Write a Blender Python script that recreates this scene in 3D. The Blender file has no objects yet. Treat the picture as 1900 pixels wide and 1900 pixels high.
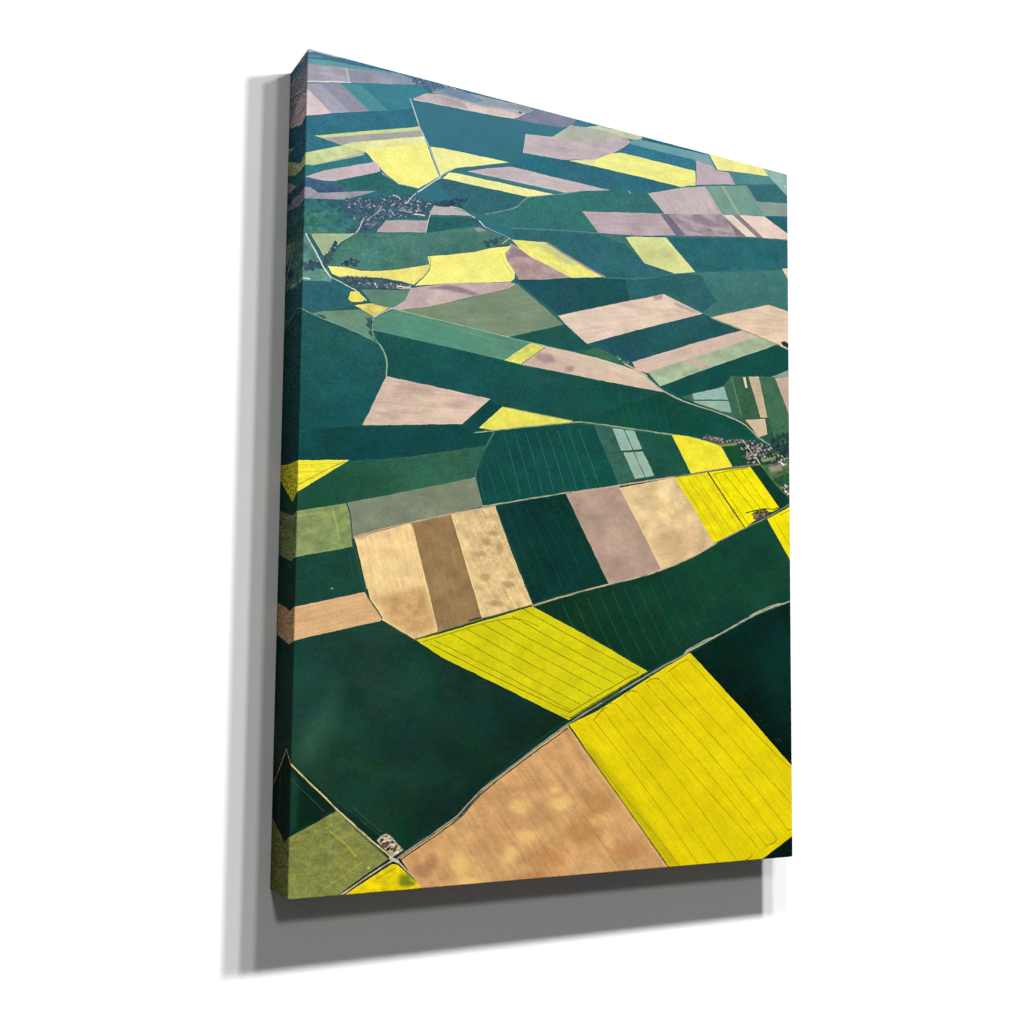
import bpy, math
import numpy as np

# ------------------------------------------------------------------ set-up
scene = bpy.context.scene
col = scene.collection
H = 0.6096                      # canvas height in metres (24 in)
W = 0.75 * H                    # canvas width (18 in)
D = 0.0649 * H                  # canvas depth (about 1.5 in)

# ------------------------------------------------- the print on the canvas
# The printed aerial photograph is drawn by code, in thousandths of the canvas
# height, x from the left edge, y down from the top edge.
# P polygon field, L line (road, hedge, tramline), T scattered dots, B blob
OPS = [
 ('P',(66,118,137),[-21.3,-14.0,770.3,-23.6,769.9,9.7,388.2,9.6,163.4,10.8,-7.1,15.6],{'rim': 0.14}),
 ('P',(158,166,187),[-17.5,1.7,6.0,-1.1,47.4,0.4,33.5,2.5,9.5,2.7,-17.3,10.9],{'rim': 0.14}),
 ('P',(104,138,164),[-17.3,10.9,19.8,4.7,13.0,9.1,-17.2,15.5],{'rim': 0.14}),
 ('P',(98,152,160),[-17.2,16.2,26.7,8.3,118.8,1.5,144.6,4.2,115.3,9.3,54.6,12.1,-17.0,21.4],{'rim': 0.14}),
 ('P',(162,161,173),[-17.0,21.4,52.5,11.3,55.7,28.8,-16.4,46.5],{'m': 0.07,'st': ((-0.1,27.1),(47.8,19.2)),'rim': 0.14}),
 ('P',(150,153,168),[52.5,11.3,89.9,6.0,122.4,2.7,142.4,6.8,141.0,11.3,56.4,28.6],{'m': 0.05,'rim': 0.14}),
 ('P',(139,150,178),[89.9,6.0,122.4,2.7,142.4,6.8,122.6,10.3],{'rim': 0.14}),
 ('B',(188,185,187),[27.1,25.7,39.5,22.6,27.2,28.4],{'soft': 1,'a': 0.5}),
 ('B',(188,185,187),[20.2,20.7,31.1,18.0,20.2,22.7],{'soft': 1,'a': 0.5}),
 ('L',(220,215,213),[-16.5,44.5,20.5,36.4,55.7,28.8],{'w': 1.77}),
 ('L',(203,199,201),[49.7,12.6,52.0,20.9,53.9,28.5],{'w': 1.76}),
 ('P',(166,163,177),[-16.4,47.1,42.5,33.4,82.4,59.8,31.7,72.9,2.5,51.1,-16.3,49.7],{'rim': 0.14}),
 ('P',(147,147,165),[16.5,39.7,42.5,33.4,82.4,59.8,55.8,66.6],{'rim': 0.14}),
 ('P',(216,198,199),[-16.3,49.7,3.2,51.0,31.7,72.9,-18.7,89.2],{'m': 0.04,'rim': 0.14}),
 ('P',(78,142,146),[42.5,33.4,67.6,27.9,106.7,52.8,82.4,59.8],{'rim': 0.14}),
 ('P',(62,128,144),[67.6,27.9,141.0,10.7,163.4,11.5,156.0,17.5,136.9,31.1,140.1,40.8,106.7,52.8],{'rim': 0.14}),
 ('P',(52,111,133),[-18.7,88.6,35.1,72.1,140.1,42.9,147.1,64.2,8.6,106.2,-18.2,109.5],{'m': 0.03,'rim': 0.14}),
 ('P',(60,101,131),[142.4,5.4,138.0,10.0,137.2,6.7,144.5,-1.4,216.6,-1.4,218.2,2.5,186.0,6.0,163.4,15.0,144.7,9.8],{'rim': 0.14}),
 ('P',(92,117,142),[137.2,6.7,144.5,0.0,201.2,0.9,201.3,6.6,174.7,13.0,144.7,10.4],{'m': 0.1,'ms': 4.42,'a': 0.8,'rim': 0.14}),
 ('T',[(62,95,127),(84,109,137)],[137.2,5.3,144.5,-0.7,201.2,0.9,201.3,6.6,174.7,13.0,144.7,10.4],{'a': 0.5,'n': 50,'s': (1.47,3.31)}),
 ('T',[(196,201,203),(174,177,187)],[137.2,5.3,144.5,-0.7,201.2,0.9,201.3,6.6,174.7,13.0,144.7,10.4],{'n': 26,'s': (0.74,1.62)}),
 ('P',(148,157,169),[163.4,15.0,185.9,3.9,216.7,2.9,308.4,1.3,313.3,4.6,300.3,11.3,240.3,15.1,178.5,16.3],{'m': 0.06,'st': ((186.0,8.8),(304.3,5.9)),'rim': 0.14}),
 ('P',(120,144,165),[182.9,3.3,208.9,1.9,240.2,8.7,224.6,13.8,178.5,12.1],{'rim': 0.14}),
 ('P',(184,175,175),[137.6,30.3,156.0,18.2,174.7,15.1,240.3,14.4,288.1,9.7,301.1,11.1,284.2,22.3,264.1,24.0,217.0,25.6,174.9,27.7],{'m': 0.1,'st': ((163.5,21.3),(272.1,20.7)),'rim': 0.14}),
 ('P',(214,196,190),[209.1,17.5,240.3,16.6,284.1,13.6,289.8,15.9,282.6,21.9,264.1,23.3,217.0,24.9],{'m': 0.07,'st': ((163.5,21.3),(272.1,20.7)),'rim': 0.14}),
 ('L',(224,214,214),[139.9,30.4,217.0,25.6,284.2,22.3,300.3,11.3],{'w': 1.17}),
 ('P',(130,133,153),[314.1,1.4,383.8,0.1,372.8,10.8,355.9,17.6,284.2,23.0,300.3,11.3,312.5,4.8],{'m': 0.06,'rim': 0.14}),
 ('P',(62,122,144),[379.5,-1.2,436.1,-1.2,401.1,7.4,372.8,11.6],{'rim': 0.14}),
 ('B',(40,81,106),[292.2,11.7,294.6,11.1,292.2,13.5],{'a': 0.9}),
 ('P',(192,178,180),[300.6,38.2,341.8,33.4,369.4,11.6,392.5,8.6,427.3,3.8,462.8,9.5,467.3,13.1,451.2,26.6,436.2,37.4,414.4,49.6,358.8,60.7,296.8,64.5],{'m': 0.06,'st': ((304.7,46.0),(423.0,38.7)),'rim': 0.14}),
 ('P',(180,183,169),[341.8,33.4,369.4,11.6,392.5,8.6,427.3,3.8,449.4,7.9,423.0,22.9,362.8,34.6],{'m': 0.04,'rim': 0.14}),
 ('P',(195,206,168),[395.1,8.0,415.9,1.1,490.8,0.3,487.2,7.2,462.8,8.8,427.3,6.1],{'rim': 0.14}),
 ('P',(112,160,168),[465.5,12.0,485.3,3.8,531.4,0.6,600.7,-0.3,617.2,21.6,579.5,16.8,469.1,17.3],{'rim': 0.14}),
 ('P',(50,107,132),[485.3,-0.8,607.5,-0.2,590.1,2.7,487.2,5.7],{'rim': 0.14}),
 ('P',(55,117,140),[465.5,15.8,578.6,14.7,578.5,31.2,451.3,31.1,435.3,37.6],{'rim': 0.14}),
 ('P',(240,236,140),[368.1,60.2,410.0,49.8,436.2,35.9,451.3,31.1,578.5,30.4,579.4,51.5,556.6,58.4],{'m': 0.06,'st': ((449.5,36.8),(578.5,34.4)),'rim': 0.14}),
 ('P',(222,222,160),[368.1,60.2,412.6,49.2,405.7,58.2],{'rim': 0.14}),
 ('P',(192,174,182),[580.5,15.1,603.6,14.9,618.2,21.4,638.8,20.3,651.6,36.1,580.4,51.3],{'m': 0.04,'rim': 0.14}),
 ('P',(130,166,168),[580.5,11.1,600.7,6.0,609.4,15.3,588.2,16.6],{'rim': 0.14}),
 ('P',(240,234,150),[602.7,0.0,703.3,-0.4,713.5,10.5,619.2,20.4],{'m': 0.03,'rim': 0.14}),
 ('P',(142,177,172),[702.3,-0.2,764.7,-0.9,764.2,45.5,727.9,20.7,711.5,9.3],{'m': 0.05,'rim': 0.14}),
 ('P',(84,140,138),[638.8,19.9,713.5,10.5,727.9,19.9,652.6,35.9],{'rim': 0.14}),
 ('P',(60,109,120),[670.6,33.1,727.9,19.4,765.3,45.3,765.3,42.8,689.7,53.5],{'rim': 0.14}),
 ('P',(196,181,181),[496.4,79.8,554.8,59.6,595.8,49.0,627.7,84.7,524.9,103.5],{'m': 0.06,'st': ((522.1,75.5),(540.7,98.9)),'rim': 0.14}),
 ('P',(122,157,144),[595.8,49.0,671.6,32.9,690.7,53.3,765.3,42.0,765.1,61.9,626.7,84.9],{'m': 0.05,'st': ((656.6,40.7),(681.5,72.0)),'rim': 0.14}),
 ('P',(150,172,150),[624.9,43.1,630.8,41.9,660.4,77.7,654.4,79.6],{'rim': 0.14}),
 ('L',(96,134,122),[632.8,43.1,662.4,77.3],{'a': 0.6,'w': 0.98}),
 ('L',(96,134,122),[638.7,41.9,668.4,76.1],{'a': 0.6,'w': 0.98}),
 ('L',(96,134,122),[644.7,40.7,674.4,75.0],{'a': 0.6,'w': 0.98}),
 ('L',(96,134,122),[650.6,39.5,680.4,73.8],{'a': 0.6,'w': 0.98}),
 ('L',(96,134,122),[656.6,38.3,686.5,72.7],{'a': 0.6,'w': 1.0}),
 ('L',(96,134,122),[662.6,37.1,692.6,71.5],{'a': 0.6,'w': 1.0}),
 ('L',(96,134,122),[668.6,35.9,698.7,70.4],{'a': 0.6,'w': 0.98}),
 ('P',(138,155,148),[690.7,53.3,765.3,42.0,765.1,61.9,706.9,70.4],{'m': 0.04,'rim': 0.14}),
 ('L',(70,117,119),[556.6,58.4,579.4,50.7,652.6,35.9,727.9,19.9],{'w': 1.51}),
 ('L',(214,222,150),[743.5,19.2,755.0,21.0],{'w': 2.38}),
 ('P',(184,168,172),[388.1,125.8,414.8,121.4,524.9,103.5,561.3,127.6,476.6,143.8,414.9,150.8],{'m': 0.07,'st': ((406.2,135.7),(531.4,118.4)),'rim': 0.14}),
 ('P',(116,109,129),[517.5,105.6,531.4,103.0,561.3,126.9,544.4,130.7],{'rim': 0.14}),
 ('P',(164,149,158),[531.4,103.0,627.7,83.9,671.2,109.3,561.3,127.6],{'m': 0.16,'ms': 19.35,'rim': 0.14}),
 ('B',(196,180,178),[587.9,107.9,613.0,103.3,587.9,111.8],{'soft': 1,'a': 0.6}),
 ('B',(196,180,178),[616.9,108.1,638.4,104.1,616.9,111.2],{'soft': 1,'a': 0.6}),
 ('B',(196,180,178),[564.1,104.6,579.3,101.7,564.1,106.9],{'soft': 1,'a': 0.6}),
 ('B',(134,123,123),[597.5,98.3,622.8,93.5,597.5,102.2],{'soft': 1,'a': 0.6}),
 ('B',(134,123,123),[631.5,110.9,655.2,106.6,631.5,114.1],{'soft': 1,'a': 0.6}),
 ('B',(134,123,123),[578.3,117.5,595.6,114.4,578.3,119.9],{'soft': 1,'a': 0.6}),
 ('P',(128,117,117),[638.5,92.2,678.2,108.8,652.2,111.9],{'m': 0.1,'blur': 0.89,'a': 0.8,'rim': 0.14}),
 ('P',(236,217,196),[627.7,85.1,646.4,81.9,690.3,106.6,670.1,109.5],{'rim': 0.14}),
 ('P',(140,127,135),[647.4,81.7,656.4,80.0,702.5,105.2,690.3,106.6],{'rim': 0.14}),
 ('P',(232,208,192),[657.4,79.8,704.8,72.5,752.2,92.2,766.8,99.4,702.5,105.2],{'m': 0.05,'rim': 0.14}),
 ('P',(44,97,107),[705.8,72.7,767.2,63.1,766.8,98.6],{'rim': 0.14}),
 ('L',(96,110,118),[414.9,151.2,476.6,144.1,546.3,130.4,676.2,109.2,766.8,97.7],{'w': 1.18}),
 ('P',(42,103,109),[527.7,136.8,676.2,110.0,766.8,98.6,766.3,146.2,685.9,155.6,580.1,177.2],{'m': 0.05}),
 ('P',(212,215,146),[458.8,149.2,476.6,144.5,527.7,136.8,578.2,177.5,543.4,185.6,491.1,179.1],{'m': 0.07,'ms': 21.6}),
 ('P',(66,113,111),[414.9,151.2,458.8,148.5,490.2,179.3,432.4,175.7,281.8,169.8],{'m': 0.04}),
 ('P',(48,103,109),[281.8,169.0,414.9,152.0,458.8,157.5,491.1,179.1,543.4,185.6,467.9,205.6,425.6,210.3,364.0,192.0,330.6,178.9,286.0,182.6],{'m': 0.05}),
 ('P',(54,113,113),[181.0,171.0,241.5,109.9,305.5,122.8,388.8,97.5,432.0,87.3,496.4,79.8,524.9,103.5,388.1,125.0,414.9,150.5,281.8,169.0,234.4,162.3],{'m': 0.04,'rim': 0.14}),
 ('P',(50,103,111),[165.3,125.5,184.0,123.1,305.5,122.8,289.5,138.9,242.2,158.0,211.2,159.6],{'m': 0.04,'rim': 0.14}),
 ('P',(48,107,124),[433.8,87.7,496.4,79.8,554.8,58.8,371.5,60.2,358.8,61.4,296.8,65.2,276.8,82.5,280.9,87.4],{'m': 0.03,'rim': 0.14}),
 ('P',(64,118,113),[646.0,166.2,766.4,142.1,765.6,215.7,710.9,203.7,606.7,237.6,587.6,234.2,524.0,218.6,540.6,195.3,578.2,178.3],{'m': 0.05,'ms': 52.54}),
 ('P',(30,81,88),[289.0,235.6,419.6,211.3,467.9,205.6,540.6,186.8,564.0,199.2,524.0,217.8,353.8,272.8,323.2,257.3],{'m': 0.05,'ms': 40.62}),
 ('P',(44,97,99),[459.0,207.8,540.6,186.1,587.7,179.8,616.4,214.2,590.4,233.8,524.0,217.8,467.9,235.6],{'m': 0.05,'ms': 41.53}),
 ('P',(230,206,180),[738.1,145.2,766.4,140.5,765.9,183.0],{}),
 ('L',(120,150,150),[281.8,169.0,347.0,159.2,414.9,150.8],{'a': 0.8,'w': 0.94}),
 ('L',(110,136,134),[419.6,210.6,467.9,206.0,513.0,195.2,543.4,185.6],{'a': 0.7,'w': 0.97}),
 ('L',(200,212,214),[464.8,82.3,467.5,85.5],{'w': 1.26}),
 ('P',(204,214,152),[7.2,106.5,148.6,63.1,150.2,67.7,22.1,105.8],{'rim': 0.14}),
 ('P',(164,165,163),[20.8,106.1,150.2,67.7,154.7,74.3,60.1,103.4,45.6,110.0],{'m': 0.04,'rim': 0.14}),
 ('P',(54,113,132),[-18.3,104.3,0.4,104.0,44.9,109.8,0.3,127.8,-17.5,135.6],{'rim': 0.14}),
 ('P',(200,212,152),[-17.5,136.2,0.3,128.4,45.6,110.0,63.5,102.0,91.7,93.1,87.7,108.9,72.9,113.4,9.4,142.3,-17.3,144.7],{'m': 0.08,'ms': 12.0,'rim': 0.14}),
 ('P',(226,226,158),[45.6,110.0,60.1,102.8,154.0,74.4,157.8,82.6,164.8,97.8,84.9,110.9],{'m': 0.05,'rim': 0.14}),
 ('P',(188,183,181),[6.8,143.6,50.1,123.7,72.9,113.4,75.1,115.0,50.2,127.7,9.5,145.0],{'rim': 0.14}),
 ('P',(247,241,140),[76.4,110.7,106.1,98.1,157.8,82.6,164.8,97.8,176.5,121.8,148.5,142.1,121.4,142.0,101.0,131.9,92.3,123.5,87.2,121.2],{'m': 0.025,'rim': 0.14}),
 ('P',(52,120,128),[-17.1,149.9,6.8,143.6,73.0,116.5,88.0,121.1,36.7,141.9,1.1,157.9,-16.7,166.1],{'m': 0.04,'rim': 0.14}),
 ('P',(200,182,188),[0.4,158.0,23.1,146.1,88.0,121.1,93.7,122.6,95.3,131.7,38.3,155.6,22.0,158.2],{'m': 0.06,'rim': 0.14}),
 ('L',(220,217,213),[88.0,121.1,92.3,122.9,95.3,130.4],{'w': 1.21}),
 ('P',(242,238,158),[163.1,85.7,183.4,84.0,276.8,81.7,241.3,93.5,198.9,106.0,178.7,120.7],{'m': 0.03,'rim': 0.14}),
 ('P',(196,182,184),[215.1,106.8,241.4,97.8,280.1,86.8,432.9,87.9,388.8,97.5,361.7,105.8],{'m': 0.05,'st': ((225.9,104.6),(405.9,92.5)),'rim': 0.14}),
 ('L',(74,128,128),[191.4,112.4,218.2,109.0,289.2,108.7,361.7,106.6],{'w': 1.98}),
 ('L',(62,117,126),[193.7,110.6,202.8,105.2,241.3,94.2,276.8,83.2,282.4,79.8],{'w': 1.54}),
 ('P',(240,236,160),[181.0,123.0,190.7,113.3,206.7,112.1,345.0,111.4,305.5,122.4],{'m': 0.04,'rim': 0.14}),
 ('L',(150,175,180),[305.5,122.8,355.0,109.4,388.8,97.5,432.0,88.1],{'a': 0.7,'w': 1.09}),
 ('L',(162,182,178),[305.5,122.8,295.9,130.5,291.1,137.9,273.6,146.3,242.2,157.3],{'a': 0.75,'w': 1.19}),
 ('L',(186,198,208),[134.7,31.0,140.1,42.2,149.4,66.4,162.4,87.2,170.9,105.6,177.2,121.7],{'w': 1.61}),
 ('L',(206,215,207),[178.7,122.1,163.2,133.6,154.4,141.6,147.8,147.0],{'w': 1.85}),
 ('L',(170,190,170),[178.7,121.4,184.6,114.6,192.2,110.2],{'w': 1.23}),
 ('L',(218,225,211),[98.2,133.2,108.3,138.6,121.4,142.7,136.0,143.2,148.5,142.4],{'w': 1.12}),
 ('P',(64,93,120),[-16.8,162.9,1.1,161.2,23.4,159.9,50.9,161.0,64.8,160.9,51.0,166.3,17.0,174.4,6.7,169.2,-16.6,173.3],{'m': 0.12,'ms': 4.69,'rim': 0.14}),
 ('P',(44,107,105),[64.5,146.2,93.9,132.7,121.4,142.7,148.5,142.7,136.3,157.6,93.0,159.3,50.9,162.3,33.6,157.9],{'m': 0.06,'rim': 0.14}),
 ('P',(156,155,163),[-16.5,173.9,6.7,169.2,17.0,174.4,51.0,166.3,92.9,156.6,73.3,165.9,51.2,175.6,-16.2,187.6],{'m': 0.08,'ms': 8.24,'rim': 0.14}),
 ('P',(52,107,111),[-16.2,187.6,51.2,175.6,136.3,157.6,165.8,154.5,218.7,147.0,212.7,155.2,170.4,161.9,162.4,178.0,97.4,203.7,65.9,214.2,-15.1,231.6],{'m': 0.14,'ms': 8.2,'rim': 0.14}),
 ('P',(58,117,107),[-12.6,197.9,37.8,192.8,51.8,202.1,-2.1,220.1,-12.1,220.6],{'m': 0.18,'ms': 5.88,'rim': 0.14}),
 ('P',(66,122,113),[-12.1,219.3,52.0,211.4,52.1,218.0,-11.8,231.0],{'m': 0.1,'ms': 5.88,'rim': 0.14}),
 ('P',(64,91,111),[41.0,180.3,86.0,165.4,139.8,152.7,165.8,155.9,166.1,172.4,158.7,178.0,105.0,189.5,96.8,205.8,62.5,213.5,71.1,193.2,51.5,190.2],{'m': 0.2,'ms': 4.78,'a': 0.85,'blur': 0.68,'rim': 0.14}),
 ('T',[(46,74,107),(54,85,111),(48,95,99),(70,105,111)],[0.4,186.9,65.0,170.2,136.2,153.5,165.8,154.5,217.2,145.9,203.5,158.3,170.4,161.9,163.1,175.7,104.3,190.9,94.0,207.7,59.0,214.1,62.1,196.9,31.1,196.8,1.4,199.8],{'a': 0.5,'n': 230,'s': (1.37,4.1)}),
 ('T',[(44,68,99),(52,81,103),(48,81,94)],[165.8,158.7,188.2,148.7,215.6,143.3,208.1,153.2,195.9,158.4,170.3,160.5],{'n': 70,'s': (1.43,4.3)}),
 ('T',[(212,213,211),(188,189,193),(206,186,184),(158,165,177),(138,141,157)],[44.4,178.3,86.0,166.1,136.2,154.8,165.8,155.9,166.1,172.4,158.7,176.6,104.3,188.2,86.5,188.9,51.4,184.9],{'h': 1,'a': 0.85,'n': 125,'s': (0.82,1.84)}),
 ('T',[(188,187,191),(158,161,175)],[58.6,196.9,97.1,186.9,98.0,197.5,72.8,208.9],{'h': 1,'a': 0.8,'n': 24,'s': (0.96,1.91)}),
 ('L',(222,218,214),[114.5,157.8,120.3,158.0,123.9,161.3],{'w': 1.44}),
 ('L',(212,215,205),[144.9,149.7,136.3,158.9,134.2,164.1],{'w': 1.32}),
 ('L',(206,196,196),[123.5,175.1,139.5,174.7],{'w': 1.23}),
 ('L',(226,206,190),[143.9,176.0,157.2,175.5],{'w': 1.6}),
 ('L',(214,206,204),[66.6,214.0,71.4,206.5,74.0,199.3,76.7,194.1],{'w': 1.41}),
 ('L',(188,187,187),[89.3,188.4,94.9,182.6,99.0,175.0],{'w': 1.17}),
 ('P',(178,166,168),[95.3,204.8,105.1,191.5,162.5,180.7,159.1,196.8,94.0,208.4],{'m': 0.05,'rim': 0.14}),
 ('L',(206,198,182),[159.0,196.5,163.9,175.6,166.7,166.8,171.1,159.7],{'w': 1.32}),
 ('P',(186,176,176),[170.3,160.5,192.1,157.7,211.2,159.6,223.6,162.9,165.3,172.6],{'m': 0.04,'rim': 0.14}),
 ('L',(224,214,206),[192.1,157.0,211.2,157.5,217.4,161.3,228.2,164.8],{'w': 1.26}),
 ('L',(230,226,220),[234.5,167.9,243.2,174.0],{'w': 1.55}),
 ('P',(40,97,99),[163.9,175.6,228.2,164.8,239.2,172.0,196.3,184.8,160.5,196.9],{'m': 0.04,'rim': 0.14}),
 ('L',(70,117,113),[166.1,173.8,223.6,163.6],{'w': 0.84}),
 ('P',(74,122,111),[66.0,214.8,159.1,197.9,196.4,185.5,230.7,176.3,258.1,179.8,278.8,185.3,277.3,192.0,246.6,201.0,227.3,210.7,161.8,226.9,164.2,236.8,123.4,249.8,94.9,255.9,66.9,258.6,39.3,258.6,29.8,260.2,32.3,250.6,52.4,227.3],{'m': 0.09,'ms': 27.97}),
 ('P',(150,146,140),[226.9,179.9,234.6,175.6,246.3,178.4,234.7,182.0],{'rim': 0.14}),
 ('T',[(52,78,92),(60,89,92)],[234.9,194.6,266.1,183.3,270.9,186.7,246.6,199.6],{'n': 26,'s': (1.5,4.51)}),
 ('L',(188,191,177),[267.8,191.6,278.8,182.5],{'w': 1.29}),
 ('L',(194,197,187),[243.2,174.0,275.6,181.6,282.0,184.7],{'a': 0.6,'w': 1.29}),
 ('P',(176,152,150),[280.5,189.3,294.2,194.0,372.6,219.7,331.1,228.7,293.0,234.9,288.1,226.5,274.4,211.7,271.1,205.9],{'m': 0.09,'ms': 11.97}),
 ('P',(146,122,132),[282.1,193.3,295.0,195.3,314.5,202.0,296.7,203.6,275.9,208.6],{'blur': 0.75,'a': 0.8}),
 ('P',(236,230,124),[281.2,184.2,332.3,178.6,422.2,210.1,372.6,219.7,310.4,201.9,293.4,194.2],{'m': 0.08,'ms': 10.72,'st': ((290.0,184.7),(398.1,214.1))}),
 ('P',(190,200,140),[310.2,184.0,332.3,179.3,389.4,200.8,364.1,202.2],{'blur': 1.56,'a': 0.7}),
 ('L',(160,142,150),[335.6,179.5,372.4,193.4,425.6,209.6],{'w': 2.69}),
 ('L',(58,89,82),[161.8,226.9,204.4,217.4,227.3,210.7,246.6,201.0,277.3,191.3],{'w': 1.26}),
 ('P',(164,184,144),[9.4,225.8,66.0,214.8,46.9,229.6,33.5,245.1,25.5,249.1],{'m': 0.07}),
 ('P',(90,136,128),[-15.1,230.3,2.7,227.0,28.5,260.4,36.9,274.1,26.2,280.5,-13.8,281.8],{'m': 0.14,'ms': 7.8}),
 ('T',[(54,81,99),(60,89,99),(52,91,92)],[1.5,259.8,25.7,258.3,28.5,263.0,1.8,270.1],{'n': 80,'s': (1.34,4.01)}),
 ('T',[(54,81,96),(60,89,99)],[25.7,259.6,33.5,245.1,40.0,229.5,42.1,231.7,33.8,255.6],{'n': 40,'s': (1.37,4.11)}),
 ('L',(46,74,88),[34.8,240.3,41.4,230.5],{'w': 2.87}),
 ('L',(52,79,88),[27.0,255.4,29.5,247.1],{'w': 2.3}),
 ('T',[(44,74,84),(50,78,88)],[52.9,253.6,61.1,246.3,69.5,248.2,69.6,254.8,46.1,256.1],{'n': 34,'s': (1.37,3.43)}),
 ('P',(96,142,132),[-14.0,276.0,26.0,269.4,38.3,274.5,34.4,280.4,-13.7,286.9],{'m': 0.08,'ms': 7.83}),
 ('L',(222,220,210),[-10.5,281.9,0.7,280.4,8.7,280.0],{'w': 1.68}),
 ('P',(46,97,107),[-13.7,285.7,26.2,279.8,53.5,281.3,62.0,287.2,59.4,297.5,65.1,303.2,27.0,316.2,12.4,321.7,-12.9,319.0],{'m': 0.05,'ms': 26.77}),
 ('P',(240,228,128),[31.2,260.6,53.1,258.9,73.9,259.4,94.9,256.2,123.4,249.8,164.2,236.8,165.0,242.8,156.3,253.8,143.3,265.5,127.3,264.0,95.1,263.9,47.8,272.3,36.8,269.5],{'m': 0.05}),
 ('P',(245,238,130),[161.8,226.9,189.3,220.1,227.3,209.3,250.5,199.9,281.3,192.7,271.9,204.3,274.4,211.7,287.3,225.9,286.6,234.6,281.1,239.7,189.9,256.6,145.5,266.5,156.4,255.2,165.8,242.7],{'m': 0.035}),
 ('L',(150,150,112),[164.8,227.8,166.5,239.8,156.4,255.2,144.1,265.4],{'w': 1.2}),
 ('L',(215,205,130),[138.2,265.0,156.3,252.5,162.8,241.8],{'w': 1.07}),
 ('L',(210,196,110),[265.6,204.7,269.6,214.0,282.5,228.1],{'w': 1.03}),
 ('P',(74,88,104),[45.1,272.1,60.2,269.0,88.1,266.4,109.3,264.2,128.8,265.8,141.2,270.6,138.4,273.1,95.4,278.6,70.2,280.6,49.3,276.0],{'m': 0.2,'ms': 4.12,'blur': 0.69,'a': 0.8}),
 ('T',[(56,79,90),(62,91,94),(74,105,99)],[45.1,272.1,60.2,268.3,88.1,265.7,109.3,262.9,128.8,265.1,141.2,269.9,138.4,273.1,95.4,278.6,70.2,281.3,46.5,275.8],{'n': 110,'s': (1.1,3.15)}),
 ('T',[(220,208,206),(196,176,178),(150,136,146),(120,110,126)],[67.3,276.4,95.2,268.6,141.2,267.9,139.8,272.2,95.4,276.6],{'h': 1,'n': 40,'s': (0.96,2.05)}),
 ('L',(236,226,220),[122.4,270.9,139.8,270.1],{'w': 1.53}),
 ('L',(200,180,180),[122.4,273.6,136.9,271.9],{'w': 1.21}),
 ('P',(96,134,117),[74.4,283.2,95.4,279.2,138.4,273.7,141.4,277.3,127.8,292.3,115.7,299.5,88.7,297.0],{'m': 0.06}),
 ('L',(232,226,222),[3.4,226.9,18.8,251.0,29.3,268.2,35.6,273.7],{'w': 1.69}),
 ('L',(200,204,204),[35.6,273.7,53.5,280.0,64.0,284.2],{'w': 1.49}),
 ('L',(228,222,212),[64.7,283.5,73.1,288.8,81.6,295.4],{'w': 1.54}),
 ('P',(244,224,100),[60.6,287.4,71.7,285.7,79.5,295.1,74.7,299.1,62.2,299.7,58.0,297.1],{'m': 0.04}),
 ('L',(72,92,66),[63.7,302.1,78.9,297.8,85.9,295.4],{'w': 1.73}),
 ('P',(228,212,112),[65.8,303.8,88.7,297.6,111.5,299.5,91.9,313.8],{'m': 0.1,'ms': 8.2}),
 ('P',(196,172,170),[139.8,270.1,189.9,256.6,281.1,240.4,289.1,241.3,278.8,248.6,228.1,266.5,168.0,288.9,122.9,300.4,117.2,298.6,132.8,286.1],{'m': 0.07}),
 ('P',(150,126,136),[160.3,266.9,189.9,258.0,205.1,258.3,235.8,262.5,228.1,266.5,190.0,264.9],{'m': 0.08,'blur': 0.73}),
 ('P',(206,182,174),[160.5,281.8,190.1,270.4,214.4,270.7,168.0,287.5],{'m': 0.05}),
 ('P',(122,143,117),[290.7,241.0,348.0,275.9,361.4,284.0,279.5,312.8,124.4,300.2,168.0,288.9,228.1,266.5,278.8,248.6],{'m': 0.05,'st': ((153.4,295.9),(323.2,259.5))}),
 ('P',(88,142,120),[90.5,315.3,120.8,299.4,183.2,306.4,279.5,312.8,312.4,316.1,273.6,343.8,183.7,336.5,90.1,331.3],{'m': 0.06,'st': ((110.3,312.4),(283.7,329.2))}),
 ('P',(106,143,120),[10.4,322.6,27.0,316.2,74.9,307.7,91.2,313.9,89.4,330.1,92.5,342.9,61.6,333.4,30.7,326.8],{'m': 0.07,'ms': 13.66}),
 ('T',[(54,87,88),(70,101,94)],[17.8,322.2,29.2,323.1,27.3,326.0],{'n': 26,'s': (1.37,3.43)}),
 ('T',[(54,87,88),(66,95,97)],[83.5,317.7,89.8,315.4,89.6,340.7,85.2,330.7],{'n': 30,'s': (1.71,4.11)}),
 ('P',(36,91,88),[-12.9,318.4,1.0,317.6,23.2,324.6,61.6,333.4,92.5,343.6,102.5,350.2,109.9,364.5,109.5,384.5,79.9,447.8,57.4,457.3,-9.2,464.1],{'m': 0.06,'ms': 38.99,'g': ((22,78,80),(40.9,329.2),(43.8,458.7))}),
 ('P',(24,81,78),[90.8,330.6,183.7,336.5,273.6,343.8,297.4,345.7,407.4,351.2,520.4,355.4,563.7,364.8,559.1,375.9,531.4,413.5,374.0,410.7,270.3,404.3,253.1,395.9,109.5,384.5,110.6,364.4,102.5,350.2],{'m': 0.06,'ms': 37.42,'g': ((20,76,69),(244.6,341.4),(407.8,421.6))}),
 ('L',(136,168,142),[-13.1,312.6,1.0,317.6,23.2,324.6,61.6,333.4,92.5,342.9,100.3,347.2],{'a': 0.85,'w': 1.3}),
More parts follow.
